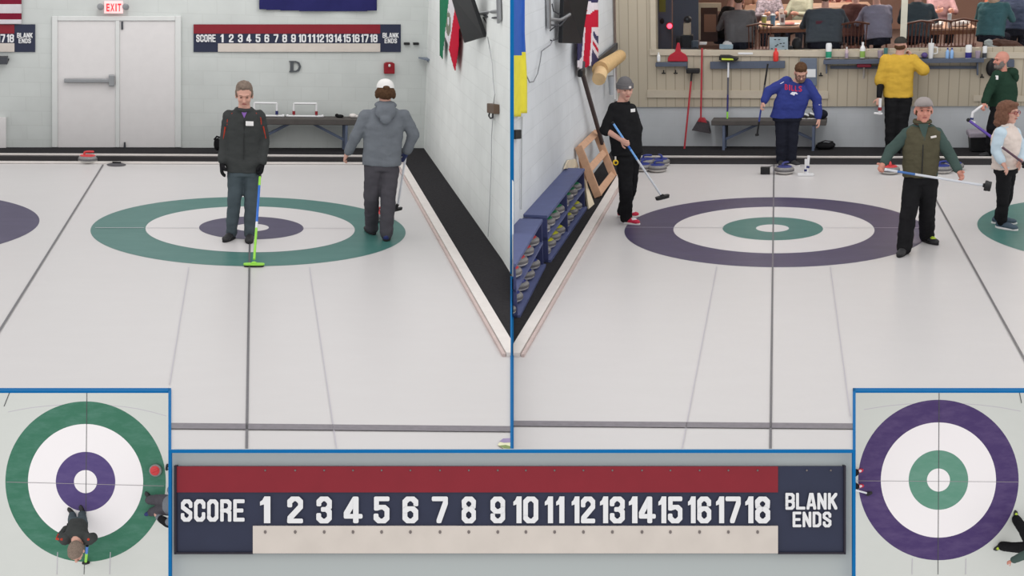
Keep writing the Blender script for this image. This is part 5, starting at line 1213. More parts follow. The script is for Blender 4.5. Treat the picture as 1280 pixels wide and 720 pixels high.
bottle(B,'green and white can at the left end of the long shelf',1035.7,54,72.5,3.8,[WH,GRN],0,shape='can',cat='can')
bottle(B,'small pinkish bottle right of the green and white can',1058.2,59,72.5,2.2,[mat('pinkish_plastic',(196,176,184),.4),MAUVE],0,cap_=WH,shape='bottle')
bottle(B,'green and white milk-style bottle left of the yellow t-shirt',1078,53,72.5,3.3,[WH,LMG],0,cap_=WH,shape='bottle')
bottle(B,'mauve plastic cup beside the yellow t-shirt',1100.3,63,72.5,3.6,[MAUVE],0,shape='cup',cat='cup',name='cup')
bottle(B,'small teal cup between the mauve cup and the yellow t-shirt',1107,60,72.5,2.5,[TEALP],0,shape='cup',cat='cup',name='cup')
bottle(B,'tall white handled tumbler with a straw on the long shelf',1163.3,54,73,3.6,[WH],0,shape='cup',cat='tumbler',handle=True,straw=True,name='tumbler')
bottle(B,'left of two pale blue water bottles on the long shelf',1184,60,73,2.3,[CBL],0,cap_=DBL,shape='bottle',group='water bottles')
bottle(B,'right of two pale blue water bottles on the long shelf',1189.5,60,73,2.3,[CBL],0,cap_=DBL,shape='bottle',group='water bottles')
bottle(B,'white can with dark blue label on the long shelf',1210.3,56,73,4.1,[WH,DBL],0,shape='can',cat='can')
bottle(B,'small mauve cup right of the white and blue can',1222,63.5,73,3.3,[MAUVE],0,shape='cup',cat='cup',name='cup')
bottle(B,'white can with dark flecks at the right end of the shelf',1230.5,57.5,73,2.8,[WH,DARKM],0,shape='can',cat='can',o=.1)
mb=MB(); mb.ell(WB.w(1155.5,69,.12),(.05,.05,.045)); solo(B,mb,'ball_cap',[mat('violet_cap',(92,76,130),.7)],'small violet cap left of the white tumbler','cap',smooth=True)
mb=MB(); WB.slab(mb,rect(922.6,65.6,941,68),.055,.07); solo(B,mb,'sill_strip',[WH],'short white strip stuck on the window sill trim','strip')
# brooms against the back wall
def leaning(label,name,pts,segs,headbox,headm,cat='broom',head_name='brush_head',rad=.016,o=.12,tri=None):
    (u0,v0),(u1,v1)=pts; a=WB.w(u0,v0,o); b=B.fl(u1,v1,.02) if v1>175 else WB.w(u1,v1,o+.1)
    r=thing(B,name,label,cat,b); t=0
    for f,m in segs: mb=MB(); mb.tube([a.lerp(b,t),a.lerp(b,f)],rad,10); part(mb,'shaft',[m],r,smooth=True); t=f
    if headbox: mb=MB(); WB.slab(mb,rect(*headbox),o-.05,o+.06); part(mb,head_name,[headm],r,bevel=.015)
    return r,a,b
REDSF=mat('red_shaft',(170,52,62),.5,var=0); MAR=mat('maroon_head',(116,30,48),.6)
leaning('push broom with black head up, leaning on the wall behind','push_broom',((865,90),(855.5,186)),[(.12,BLACKP),(1,REDSF)],(857.5,86,874,92),BLACKP)
MATS_L=leaning('tall red lobby broom with a flared dark brush','lobby_broom',((877.5,60),(876,152)),[(.99,REDSF)],None,None)
r=MATS_L[0]; mb=MB(); WB.slab(mb,[(864.5,163),(888,167),(885.5,153),(878.5,149),(873,149)],.1,.2); part(mb,'brush',[mat('grey_bristle',(74,70,74),.9,var=.2,scale=60)],r)
mb=MB(); WB.slab(mb,[(872,152),(884,153.5),(879.5,148),(873.5,148)],.09,.21); part(mb,'brush_collar',[REDSF],r)
LB=leaning('white, navy and lime broom hanging head up from the rail','curling_broom',((910.5,78),(908.7,171)),[(.2,WSH),(.43,MATS['dusty_shaft']),(.66,mat('deep_navy_shaft',(50,50,110),.5)),(.77,LIME),(1,BLACKP)],None,None)
mb=MB(); WB.slab(mb,[(898.5,75.5),(899,69.5),(911,69.5),(923,73.5),(921,76)][::-1],.05,.2); hh=part(mb,'brush_head',[BLACKP],LB[0],bevel=.012); mb=MB(); WB.slab(mb,[(902,75),(902,72.8),(916,73.2),(917,75.2)][::-1],.2,.21); part(mb,'brush_pad',[mat('lime_pad',(196,214,70),.6)],hh)
leaning('pale-shafted push broom with dark red head hung on the rail','push_broom',((1080,82),(1077.8,176)),[(.98,mat('pale_grey_shaft',(188,184,182),.4)),(1,BLACKP)],(1071,79,1089,84.5),MAR)
# grey cabinet with paper
r=thing(B,'wall_cabinet','slate wall cabinet with a white notice behind the bearded person','cabinet',WB.w(1010,108)); mb=MB(); WB.slab(mb,rect(1000,73,1021,107.5),.03,.1); b=part(mb,'cabinet_body',[mat('slate_cabinet',(104,114,130),.5)],r,bevel=.008)
mb=MB(); WB.slab(mb,rect(1008,86.5,1019.5,96.5),.1,.105); part(mb,'notice',[WH],b,'white paper notice')
# bench B
_,zc=bench(WB,'dark brown bench with slate legs under the slate rail',889,1033,150.5,.08,.4,.55,BLEG,SEAT,.085)
for i,(u,l) in enumerate([(1004,'left white and black shoe on the right end of the bench'),(1014,'right white and black shoe on the right end of the bench')]):
    c=WB.w(u,150,.24); c.z=zc; r=thing(B,'sports_shoe',l,'shoe',c,'shoes on the bench'); mb=MB(); mb.ell(c+Vector((0,0,.05)),(.06,.07,.05)); mb.ell(c+Vector((.06,-.02,.04)),(.08,.05,.035)); blob(mb,SHOED,'upper',.008,c,1,parent=r)
    mb=MB(); mb.box(c+Vector((.035,-.01,.012)),(.2,.09,.022)); part(mb,'sole',[WSOLE],r,bevel=.01); mb=MB(); mb.tube([c+Vector((-.02,-.05,.1)),c+Vector((.04,-.07,.08)),c+Vector((.08,-.06,.06))],.016,8); part(mb,'side_stripe',[WH],r,smooth=True)
c=WB.w(1026,150,.24); c.z=zc; r=thing(B,'gym_bag','dark bag with looped straps at the bench end','bag',c); mb=MB(); mb.ell(c+Vector((.02,0,.075)),(.09,.09,.075)); part(mb,'bag_body',[NAVT],r,smooth=True); mb=MB(); mb.tube([c+Vector((-.1,-.03,.1)),c+Vector((-.14,-.05,.17)),c+Vector((-.04,-.06,.2)),c+Vector((.03,-.05,.12))],.012,8); part(mb,'strap',[BLACKP],r,smooth=True)
c=B.fl(1031,187); r=thing(B,'kit_bag','low black kit bag on the carpet right of the bench','bag',c); mb=MB(); mb.ell(c+Vector((0,0,.06)),(.15,.1,.06)); mb.ell(c+Vector((.1,0,.07)),(.07,.08,.05)); blob(mb,BLACK,'bag_body',.01,c,2,.01,8,parent=r); mb=MB(); mb.tube([c+Vector((-.12,0,.1)),c+Vector((0,-.02,.15)),c+Vector((.13,0,.13))],.01,6); part(mb,'handle',[BLACKP],r,smooth=True)
# things on the ice
c=B.fl(956.5,217.5); r=thing(B,'timer_box','small black box on the ice left of the indigo stone','box',c); mb=MB(); mb.box(c+Vector((0,0,.055)),(.14,.1,.1)); part(mb,'case',[BLACKP],r,bevel=.006); mb=MB(); mb.tube([c+Vector((.05,0,.1)),c+Vector((.1,-.02,.13)),c+Vector((.2,-.05,.13))],.006,6); part(mb,'lead',[DARKM],r)
c=B.fl(1007,220); r=thing(B,'delivery_stabilizer','white pipe delivery aid standing on the ice right of the indigo stone','stabilizer',c)
mb=MB(); mb.beam(c+Vector((-.12,0,.02)),c+Vector((.12,0,.02)),.05,.04); part(mb,'base_bar',[PVC],r,bevel=.01)
for dx,z1_,b1 in ((0,.25,.05),(.04,.3,.1)): 
    mb=MB(); mb.tube([c+Vector((dx*.5,0,.03)),c+Vector((dx,.02,z1_))],.02,10); u_=part(mb,'upright',[PVC],r,smooth=True); mb=MB(); mb.tube([c+Vector((dx*.7,0,.02+b1)),c+Vector((dx*.8,.005,.05+b1))],.025,10); part(mb,'band',[NB],u_,smooth=True)
# bin with grey cloth
c=B.fl(1224,189); r=thing(B,'waste_bin','black bin with a pale grey liner by the right wall','bin',c)
mb=MB(); mb.loft([[c+Vector((s*x,t*y,z)) for x,y in ((-1,-1),(1,-1),(1,1),(-1,1))] for s,t,z in ((.14,.13,.005),(.17,.16,.3))]); b=part(mb,'bin_body',[BLACKP],r,bevel=.02)
mb=MB(); mb.loft([[c+Vector((s*x,t*y,z)) for x,y in ((-1,-1),(1,-1),(1,1),(-1,1))] for s,t,z in ((.185,.175,.24),(.19,.18,.31),(.17,.16,.33))]); part(mb,'liner',[mat('grey_liner',(160,152,164),.7,bump=.5,bscale=20)],r,bevel=.02)
# hand-held sticks
r=thing(B,'delivery_stick','purple stick resting across the bin, held near the woman in cream vest','stick',B.Y(1239,171,4.2)); mb=MB(); mb.tube([B.Y(1210.5,150,4.35),B.Y(1239.5,171.5,4.25)],.02,10); part(mb,'shaft',[mat('violet_stick',(96,74,160),.4)],r,smooth=True); mb=MB(); mb.ell(B.Y(1210.5,150,4.35),(.03,.03,.03)); part(mb,'end_cap',[BLACKP],r,smooth=True)
r['label']='violet stick slanting over the grey-lined bin'
r=thing(B,'delivery_stabilizer','white bent pipe hanging from the hand in forest green hoodie','stabilizer',B.Y(1215,152,4.5)); mb=MB(); mb.tube([B.Y(1231,131,4.5),B.Y(1225,134,4.5),B.Y(1216,140.5,4.5),B.Y(1214,152,4.5)],.02,10); part(mb,'pipe',[PVC],r,smooth=True); mb=MB(); mb.tube([B.Y(1211,152.5,4.5),B.Y(1219,153.5,4.5)],.022,10); part(mb,'base_bar',[PVC],r,smooth=True); mb=MB(); mb.tube([B.Y(1215,147,4.5),B.Y(1214.6,149.5,4.5)],.027,10); part(mb,'band',[NB],r,smooth=True)
r=thing(B,'delivery_stabilizer','white pipe with red band held low by the person in yellow','stabilizer',B.Y(1099,142,4.95)); mb=MB(); mb.tube([B.Y(1100.5,123,4.95),B.Y(1099.5,143,4.95)],.024,10); part(mb,'pipe',[PVC],r,smooth=True); mb=MB(); mb.tube([B.Y(1100,134,4.95),B.Y(1099.7,138,4.95)],.03,10); part(mb,'band',[RB],r,smooth=True); mb=MB(); mb.tube([B.Y(1092.5,141.5,4.95),B.Y(1103,142.5,4.95)],.018,10); part(mb,'base_bar',[PVC],r,smooth=True)
r=thing(B,'headset_bag','black bag hanging on the wall beside the bald bearded person','bag',WB.w(1240,95,.05)); mb=MB(); mb.ell(WB.w(1240,85,.08),(.09,.05,.13)); part(mb,'bag_body',[BLACKP],r,smooth=True); mb=MB(); mb.tube([WB.w(1236,78,.08),WB.w(1240,73.5,.07),WB.w(1246,77,.08)],.012,8); part(mb,'strap',[DARKM],r,smooth=True)
mb=MB(); WB.slab(mb,rect(1259,74.5,1268,84),.03,.07); solo(B,mb,'wall_box',[SHELF],'small slate box on the wall above the green hoodie shoulder','box',bevel=.01)
# ------------------------------------------------------------------ lounge behind the window
LZ=1.05; LB=15.0
LW=mat('lounge_wall',(150,118,104),.8,var=.1,scale=2); LFl=mat('lounge_carpet',(112,92,84),.9,var=.12); LDOOR=mat('grey_blue_door',(86,92,104),.6,var=.05)
xl=WB.w(815,40).x-.1; xr=8.5
def lbox(nm,x0,y0,z0,x1,y1,z1,m): mb=MB(); mb.box(((x0+x1)/2,(y0+y1)/2,(z0+z1)/2),(x1-x0,y1-y0,z1-z0)); return struct(B,mb,nm,m)
lbox('floor',xl,6.1,LZ-.08,xr,LB,LZ,LFl); lbox('wall_lounge_back',xl,LB,LZ,xr,LB+.1,3.6,LW); lbox('wall_lounge_left',xl-.1,6.1,LZ-.3,xl,LB,3.6,LW); lbox('wall_lounge_right',xr,6.1,LZ-.3,xr+.1,LB,3.6,LW); lbox('ceiling',xl,6.1,3.6,xr,LB,3.7,mat('lounge_ceiling',(190,182,170),.8))
for x,y in ((-.2,8.5),(2.6,8.5),(5,8.5),(1,12),(4.5,12)): lamp(B,(x,y,3.5),.6,LL,col=(1,.86,.74),sy=.6)
WOODD=mat('dark_chair_wood',(104,62,48),.5,var=.15,scale=10); TTOP=mat('table_top',(196,160,136),.35,var=.06,scale=6); TEDGE=mat('table_edge',(140,92,66),.5)
# grey-blue door panels at left with red lamp
yd=7.3
def ypoly(u0,v0,u1,v1,y): return [B.Y(u,v,y) for u,v in rect(u0,v0,u1,v1)]
mb=MB(); mb.prism(ypoly(816,-10,839.5,66,yd),Vector((0,.05,0))); struct(B,mb,'door_2',LDOOR); mb=MB(); mb.prism(ypoly(841,-10,873,66,yd+.1),Vector((0,.05,0))); struct(B,mb,'door_3',LDOOR)
mb=MB(); mb.prism(ypoly(824,-5,832,15,yd-.03),Vector((0,.02,0))); solo(B,mb,'door_poster',[mat('olive_paper',(120,118,50),.7)],'olive yellow notice on the grey-blue door behind the window','notice')
mb=MB(); mb.ell(B.Y(827.5,26.5,yd-.04),(.04,.03,.05)); solo(B,mb,'wall_clock',[BLACKP],'round black wall clock seen on the grey-blue door beside the red lamp','clock',smooth=True)
r=thing(B,'warning_lamp','glowing round red lamp seen through the window at left','lamp',B.Y(837,36,yd-.3)); mb=MB(); mb.ell(B.Y(837,32.5,yd-.2),(.045,.045,.045)); part(mb,'bulb',[mat('red_glow',(255,90,100),.4,emit=(255,70,90),es=4)],r,smooth=True); mb=MB(); mb.lathe(B.Y(837,32.5,yd-.15),[(.06,0),(.065,.04),(.05,.08)],(0,1,0)); part(mb,'lamp_housing',[mat('red_housing',(150,30,50),.5)],r,smooth=True)
# doorway frame with brown hatch
r=thing(B,'serving_hatch','cream framed hatch with a brown panel behind the window','hatch',B.Y(885,50,7.6)); CRM=mat('cream_frame',(206,186,156),.6)
for q in ((871,8,875.5,50),(871,4,901,9.5),(897,9,900.5,14)): mb=MB(); mb.prism(ypoly(*q,7.55),Vector((0,.08,0))); part(mb,'frame_rail',[CRM],r)
mb=MB(); mb.prism(ypoly(875,9,897,52,7.7),Vector((0,.05,0))); part(mb,'opening_panel',[mat('hatch_dark',(78,56,50),.7)],r); mb=MB(); mb.prism(ypoly(880,18,895,40,7.66),Vector((0,.05,0))); part(mb,'hatch_door',[mat('hatch_brown',(146,104,82),.6)],r)
# sill counter things inside
cz=zw+.02
def atc(u,v,y=6.15): return B.Y(u,v,y)
c=atc(859,58,6.25); r=thing(B,'coffee_machine','beige coffee machine with a black top inside the window','coffee machine',c)
mb=MB(); mb.prism(ypoly(854,29,863,44,6.25),Vector((0,.18,0))); part(mb,'body',[mat('beige_machine',(168,150,128),.5)],r,bevel=.01); mb=MB(); mb.ell(B.Y(859.5,24.5,6.3),(.07,.08,.06)); part(mb,'bean_hopper',[BLACKP],r,smooth=True); mb=MB(); mb.prism(ypoly(851,44,866,60,6.25),Vector((0,.25,0))); part(mb,'drip_base',[BLACKP],r,bevel=.02)
for (a,b_,c_,d_,m,l) in ((845,46,852,61,BLACKP,'black jar left of the coffee machine base'),(864,51,873,61,mat('slate_tray',(72,80,90),.5),'slate tray right of the coffee machine base')):
    mb=MB(); mb.prism(ypoly(a,b_,c_,d_,6.2),Vector((0,.12,0))); solo(B,mb,'jar' if m==BLACKP else 'tray',[m],l,'container',bevel=.02)
mb=MB(); mb.prism(ypoly(874,53.5,883,56,6.3),Vector((0,.2,0))); solo(B,mb,'napkin_stack',[WHITEB],'small white napkin stack right of the coffee machine','napkins')
c=atc(913,61,6.2); r=thing(B,'tissue_box','pale blue tissue box with a tissue inside the window','tissue box',c); mb=MB(); mb.prism(ypoly(899,56,916,61.5,6.2),Vector((0,.14,0))); part(mb,'box',[mat('tissue_box_blue',(176,196,206),.6)],r,bevel=.01)
mb=MB(); mb.ell(B.Y(908.5,54.5,6.26),(.07,.04,.045)); mb.ell(B.Y(912,55,6.26),(.04,.04,.035)); blob(mb,WHITEB,'tissue',.008,c,1,.01,20,parent=r)
r=thing(B,'notice_board','white card with small black drawings inside the window','card',atc(974,64,6.15)); mb=MB(); mb.prism(ypoly(962,46.5,985,64,6.15),Vector((0,.02,0))); part(mb,'card',[mat('card_pale',(190,204,208),.6)],r)
for (u,v) in ((972,56),(976,54.5),(980,54),(970,57.5),(979,58),(965,61),(969,49.5),(974,49.5),(982,62)): mb=MB(); mb.prism(ypoly(u-1.4,v-.5,u+1.2,v+.5,6.14),Vector((0,.01,0))); part(mb,'drawn_mark',[BLACKP],r)
mb=MB(); mb.ell(B.Y(996,55,6.25),(.085,.07,.11)); solo(B,mb,'speaker',[BLACKP],'black rounded speaker inside the window right of the white card','speaker',smooth=True)
mb=MB(); mb.box(B.Y(988.5,60,6.22),(.07,.07,.08)); solo(B,mb,'small_box',[BLACKP],'tiny black box between the white card and the black speaker','box',bevel=.01)
# tables
def table(label,u0,u1,v,y,depth):
    a,b=B.Y(u0,v,y),B.Y(u1,v,y); z=a.z; r=thing(B,'lounge_table',label,'table',((a.x+b.x)/2,y+depth/2,LZ)); mb=MB(); mb.box(((a.x+b.x)/2,y+depth/2,z-.02),(b.x-a.x,depth,.04)); part(mb,'table_top',[TTOP],r,bevel=.01)
    mb=MB(); mb.box(((a.x+b.x)/2,y+.02,z-.07),(b.x-a.x-.06,.04,.07)); part(mb,'apron',[TEDGE],r)
    mb=MB(); mb.tube([((a.x+b.x)/2,y+depth/2,LZ+.005),((a.x+b.x)/2,y+depth/2,z-.04)],.05,12); part(mb,'pedestal',[BLACKP],r); mb=MB(); mb.lathe(((a.x+b.x)/2,y+depth/2,LZ+.003),[(.3,0),(.3,.02),(.06,.05)]); part(mb,'foot',[BLACKP],r,smooth=True)
    return z,y
z1t,y1t=table('lounge table left of the big grey back, set with cups and menus',948,1010,34,7.7,1.3)
z2t,y2t=table('lounge table in the right window pane with white food bags',1158,1222,36,7.7,1.3)
z3t,y3t=table('far lounge table at the top of the left pane',930,1090,12,10.2,1.2)
def ontab(u,y,z): p=B.Y(u,30,y); return Vector((p.x,y,z))
def tcup(label,u,y,z,r_,h,m,name='cup',grp=None,lid=None):
    c=ontab(u,y,z); r=thing(B,name,label,name.replace('_',' '),c,grp); mb=MB(); mb.lathe(c,[(r_*.8,.002),(r_*.85,.01),(r_,h),(r_*.9,h)],seg=16); b=part(mb,'body',[m],r,smooth=True)
    if lid: mb=MB(); mb.lathe(c,[(r_*1.05,h),(r_*1.05,h+.02),(r_*.3,h+.03)],seg=16); part(mb,'lid',[lid],b,smooth=True)
tcup('yellow-green cup on the left lounge table',955,7.8,z1t,.045,.17,mat('cup_yellow',(196,196,110),.5),lid=WH)
tcup('blue cup on the left lounge table',966,7.9,z1t,.045,.18,mat('cup_blue',(104,140,170),.5),lid=WH)
tcup('white food carton standing on the right lounge table',1186.5,7.8,z2t,.035,.24,WH,'carton')
for u,y,h,l in ((978,7.85,.2,'menu card standing on the left lounge table, front one'),(976.5,8.6,.24,'menu card standing on the left lounge table, rear one')):
    c=ontab(u,y,z1t); r=thing(B,'menu_card',l,'menu card',c); mb=MB(); mb.box(c+Vector((0,0,h/2+.001)),(.09,.015,h)); part(mb,'card',[WHITEB],r); mb=MB(); mb.box(c+Vector((0,-.009,h/2)),(.05,.004,h*.4)); part(mb,'picture',[mat('menu_picture',(130,100,96),.6)],r)
for u,l in ((985,'oval white plate with pink food on the left lounge table'),):
    c=ontab(u,7.95,z1t); r=thing(B,'plate',l,'plate',c); mb=MB(); mb.lathe(c,[(.1,.002),(.2,.02),(.21,.025),(.1,.01)]); part(mb,'dish',[WH],r,smooth=True); mb=MB(); mb.ell(c+Vector((0,0,.03)),(.12,.08,.03)); part(mb,'food',[mat('pink_food',(200,130,120),.7,var=.2,scale=40)],r,smooth=True)
for u,y,s,l in ((1195,7.95,.12,'white crumpled food bag on the right table, left one'),(1203,7.9,.13,'white crumpled food bag on the right table, middle one'),(1172,7.9,.11,'cream paper bundle at the left of the right table')):
    c=ontab(u,y,z2t); mb=MB(); mb.ell(c+Vector((0,0,s*.45)),(s,s*.8,s*.45)); mb.ell(c+Vector((s*.4,0,s*.5)),(s*.6,s*.6,s*.5)); ob=blob(mb,WHITEB,'food_bag',.012,c,1,.02,15); ob.matrix_world=B.M@Matrix.Translation(c); tag(ob,l,'bag')
# spindle chairs
def chair(label,u,y,rz,group='spindle chairs'):
    p=B.Y(u,40,y); o=Vector((p.x,y,LZ)); r=thing(B,'spindle_chair',label,'chair',o,group)
    mb=MB(); mb.box(o+Vector((0,0,.45)),(.42,.42,.035)); part(mb,'seat',[WOODD],r,bevel=.012)
    for x in (-.17,.17):
        for yy in (-.17,.17): mb=MB(); mb.tube([o+Vector((x*1.15,yy*1.15,.004)),o+Vector((x,yy,.44))],.018,8); part(mb,'leg',[WOODD],r,smooth=True)
    for k in range(7):
        x=-.17+.34*k/6; mb=MB(); mb.tube([o+Vector((x,.19,.46)),o+Vector((x*1.1,.25,.86))],.01,6); part(mb,'spindle',[WOODD],r,smooth=True)
    mb=MB(); mb.tube([o+Vector((-.22,.24,.86)),o+Vector((0,.28,.9)),o+Vector((.22,.24,.86))],.035,8,flat=.5); part(mb,'top_rail',[WOODD],r,smooth=True)
    r.matrix_world=B.M@Matrix.Translation(o)@Matrix.Rotation(rz,4,'Z'); return r
ch=chair('dark spindle chair behind the black speaker, left pane',1068,6.75,PI)
for u,y,rz,l in ((1144,6.6,PI+.2,'dark spindle chair left in the right window pane'),(1170,6.75,PI,'dark spindle chair before the right lounge table'),(1204,6.75,PI-.15,'dark spindle chair under the white food bags'),(1092,9.0,.3,'dark spindle chair farther back near the mullion'),(948,6.9,PI+.1,'dark spindle chair left of the white card')):
    c=copy_tree(ch); p=B.Y(u,40,y); c.matrix_world=B.M@Matrix.Translation(Vector((p.x,y,LZ)))@Matrix.Rotation(rz,4,'Z'); c['label']=l
# seated guests
def guest(label,u,y,yaw,topm,hairm,w=1.0,lean=.12,arms='table',headyaw=0,hair_long=False,legm=None,name='sweater',extra=None,dz=0,lower=False):
    p=B.Y(u,40,y); o=Vector((p.x,y,LZ)); R3=Rz(yaw); f=lambda x,yy,z:o+R3@Vector((x*w,yy,z+dz))
    J=dict(head=f(0,-lean-.07,1.3),neck=f(0,-lean,1.1),shL=f(-.17,-lean+.02,1.03),shR=f(.17,-lean+.02,1.03),elL=f(-.25,-lean-.12,.8),elR=f(.25,-lean-.12,.8),wrL=f(-.14,-lean-.34,.84),wrR=f(.14,-lean-.36,.84),pelvis=f(0,.02,.54),hipL=f(-.09,0,.55),hipR=f(.09,0,.55),knL=f(-.13,-.42,.5),knR=f(.13,-.42,.5),anL=f(-.13,-.4,.09),anR=f(.13,-.4,.09),toeL=f(-.13,-.6,.0),toeR=f(.13,-.6,.0))
    if arms=='face': J['elR']=f(.24,-lean-.2,.86); J['wrR']=f(.08,-lean-.26,1.12)
    J['toeL'].z=J['toeR'].z=LZ
    hr=[('hair',hairm,[('e',(0,.025,.05),(.088,.105,.085)),('e',(0,.07,-.02),(.08,.06,.08))]+([('e',(0,.08,-.14),(.095,.06,.14)),('e',(.07,.03,-.09),(.035,.06,.11)),('e',(-.07,.03,-.09),(.035,.06,.11))] if hair_long else []))]
    return human(B,'person',label,o,J,yaw=yaw,head=(yaw+headyaw,.25),hs=1.05,w=(.2*w,.2*w,.21*w,.2*w),dp=(.16,.16,.15,.12),top=topm,topname=name,legs=legm or NAVT,shoes=(SHOED,SOLED),slen=1.9,hair=hr,curl=(.8,.8),vox=.01,leg_r=(.1,.075,.06),face=abs(math.cos((yaw+headyaw)/2))>.5,extra=extra)
GREYS=mat('grey_fleece',(104,100,100),.9,var=.1); HOODD=mat('dusk_hoodie',(74,80,86),.9,var=.06); LAV=mat('lavender_grey_sweater',(140,136,152),.9,var=.06); TEALD=mat('dark_teal_jacket',(66,78,84),.9,var=.06); ROSE=mat('rose_top',(178,142,144),.9); RUST=mat('rust_top',(164,98,74),.9,var=.08); TEALT=mat('teal_top',(70,110,114),.9); BLOND=mat('blonde_hair',(196,164,138),.8,var=.2,scale=40); DBLUE=mat('dusky_blue_top',(70,80,104),.9)
guest('seated guest in grey fleece behind the tissue box, seen from behind',924,6.95,PI+.15,GREYS,HAIRB,w=1.25)
guest('seated guest in black top with hand raised, behind the grey fleece guest',905,7.9,PI/2+.5,BLACK,HAIRB,arms='face')
def stripe(root,o,hl,HF,J):
    c=(J['shL']+J['shR'])/2+Vector((0,-.175,-.14)); mb=MB(); mb.box(c,(.3,.02,.05)); part(mb,'back_stripe',[mat('maroon_stripe',(104,54,66),.8)],root,'maroon lettering band across the back',bevel=.005)
guest('broad seated guest in dark hoodie with maroon band across the back',1030,6.75,PI-.1,HOODD,HAIRB,w=1.5,extra=stripe,name='hoodie')
guest('seated guest in lavender grey sweater left of the white mullion',1098,7.2,PI+.3,LAV,HAIRB,w=1.15)
guest('seated guest in maroon brown top between dark hoodie and lavender sweater',1066,7.6,PI-.3,mat('brown_top',(96,60,56),.9),mat('near_black_hair',(48,38,36),.9),w=1.0)
guest('seated guest in dark teal jacket just right of the white mullion',1144,7.35,PI-.25,TEALD,HAIRB,w=1.2,name='jacket')
guest('guest in rose top seated at the far side of the right table',1172,9.5,.1,ROSE,BLOND,hair_long=True)
guest('long-haired blonde guest in rust top at the right lounge table',1236,8.6,PI/2+.5,RUST,BLOND,w=1.1,hair_long=True)
guest('long-haired guest in teal top at the right end of the window',1238,7.2,PI-.4,TEALT,BLOND,w=1.15,hair_long=True)
guest('guest in dusky blue top at the far right edge of the window',1266,8.2,PI-.2,DBLUE,mat('near_black_hair',(48,38,36),.9),w=1.1)
guest('guest in patterned grey shirt on the far side of the left table',960,9.75,.15,mat('patterned_shirt',(150,140,148),.9,var=.5,scale=30),HAIRG)
guest('guest in sage shirt reaching over the left table',1004,9.75,-.5,mat('sage_shirt',(176,178,158),.9),mat('near_black_hair',(48,38,36),.9))
guest('guest in tan sweater behind the far lounge table',930,12.0,.1,mat('tan_sweater',(170,130,108),.9),HAIRB)
guest('guest in dull red shirt behind the far lounge table, centre',1045,12.2,0,mat('dull_red_shirt',(150,84,76),.9),HAIRG)
# coats on the sill
for (pts,m,l,nm) in (([(1236,50,.05),(1241,56,.06),(1247,60,.05),(1234,60,.05)],mat('pale_coat',(186,190,186),.9,bump=.4,bscale=20),'crumpled pale jacket heaped on the sill at right','jacket'),([(1262,61,.05),(1270,60,.05),(1267,57,.04)],MATS['pale_coat'],'small pale cloth heap on the sill at the right end','cloth'),([(1246,50,.06),(1256,52,.07),(1266,53,.07),(1273,56,.05),(1255,58,.06)],mat('brown_coat',(104,74,62),.9,bump=.4,bscale=20,var=.2),'brown and dark green coat lying along the sill','coat')):
    mb=MB(); 
    for u,v,rr in pts: mb.ell(B.Y(u,v+3,6.0),(rr*1.5,rr*1.2,rr))
    for q1,q2 in zip(pts[:-1],pts[1:]): mb.capsule(B.Y(q1[0],q1[1]+3,6.0),B.Y(q2[0],q2[1]+3,6.0),q1[2],q2[2])
    c=B.Y(pts[0][0],64,6.0); ob=blob(mb,m,nm,.012,c,2,.02,14); ob.matrix_world=B.M@Matrix.Translation(c); tag(ob,l,'clothing')
# ------------------------------------------------------------------ overhead views: players and stones
def Jo(R,**k): return {n:R.fl(v[0],v[1],v[2]) for n,v in k.items()}
J=Jo(OC,head=(95.5,690,1.55),neck=(95.8,676,1.4),shL=(82,674,1.36),shR=(111,674,1.36),elL=(77,671,1.05),elR=(116,672,1.05),wrL=(83,661,.85),wrR=(110,676,.9),pelvis=(97.5,657,.85),hipL=(92,655,.82),hipR=(103,655,.82),knL=(90.5,650,.45),knR=(103,649,.45),anL=(90.5,644.5,.09),anR=(102.5,643,.09),toeL=(89.5,640,0),toeR=(102.5,637,0))
def xo(root,o,hl,HF,J):
    for s,g in (('L',-1),('R',1)): mb=MB(); a,b=J['sh'+s],J['el'+s]; mb.tube([a+Vector((g*.03,.02,.13)),b+Vector((g*.06,-.02,.13)),b+Vector((g*.02,.08,.1))],.028,8); part(mb,'red_stripe',[REDP],root,'red sleeve stripe',smooth=True)
human(OC,'person','person in dark jacket with red stripes seen from above at the ring bottom',Vector((J['pelvis'].x,J['anL'].y,0)),J,head=(0,-.35),hs=1.85,w=(.22,.24,.27,.3),dp=(.2,.22,.22,.2),top=DGREY,topname='jacket',legs=STEEL,shoes=(SHOED,SOLED),slen=1.9,sleeve=(.13,.11,.09),leg_r=(.12,.1,.085),gloves=(BLACK,BLACK),extra=xo,
   hair=[('hair',HAIRG,[('e',(0,.02,.045),(.09,.11,.09)),('e',(0,-.03,.09),(.07,.07,.05)),('e',(0,.06,-.02),(.08,.06,.07))])],vox=.01)
hc=OC.fl(107.5,703.5,.05)
broom(OC,'curling_broom','blue and lime broom beside the dark jacketed person, seen from above',OC.fl(109,682,.9),OC.fl(107.2,702,.1),[(.45,SBLUE),(1,LIME)],hc,(1,.1,0),(BLACKP,BLACKP),(.18,.07,.03),grip=BLACKP,rad=.03)
J=Jo(OC,head=(240,625,1.6),neck=(228,628,1.4),shL=(226,618,1.36),shR=(226,640,1.36),elL=(214,612,1.1),elR=(210,654,1.05),wrL=(216,620,.9),wrR=(197,646,.8),pelvis=(214,631,.85),hipL=(212,627,.82),hipR=(212,636,.82),knL=(199,625,.45),knR=(201,637,.45),anL=(187,625,.09),anR=(190,640,.09),toeL=(185,619,0),toeR=(184.5,642,0))
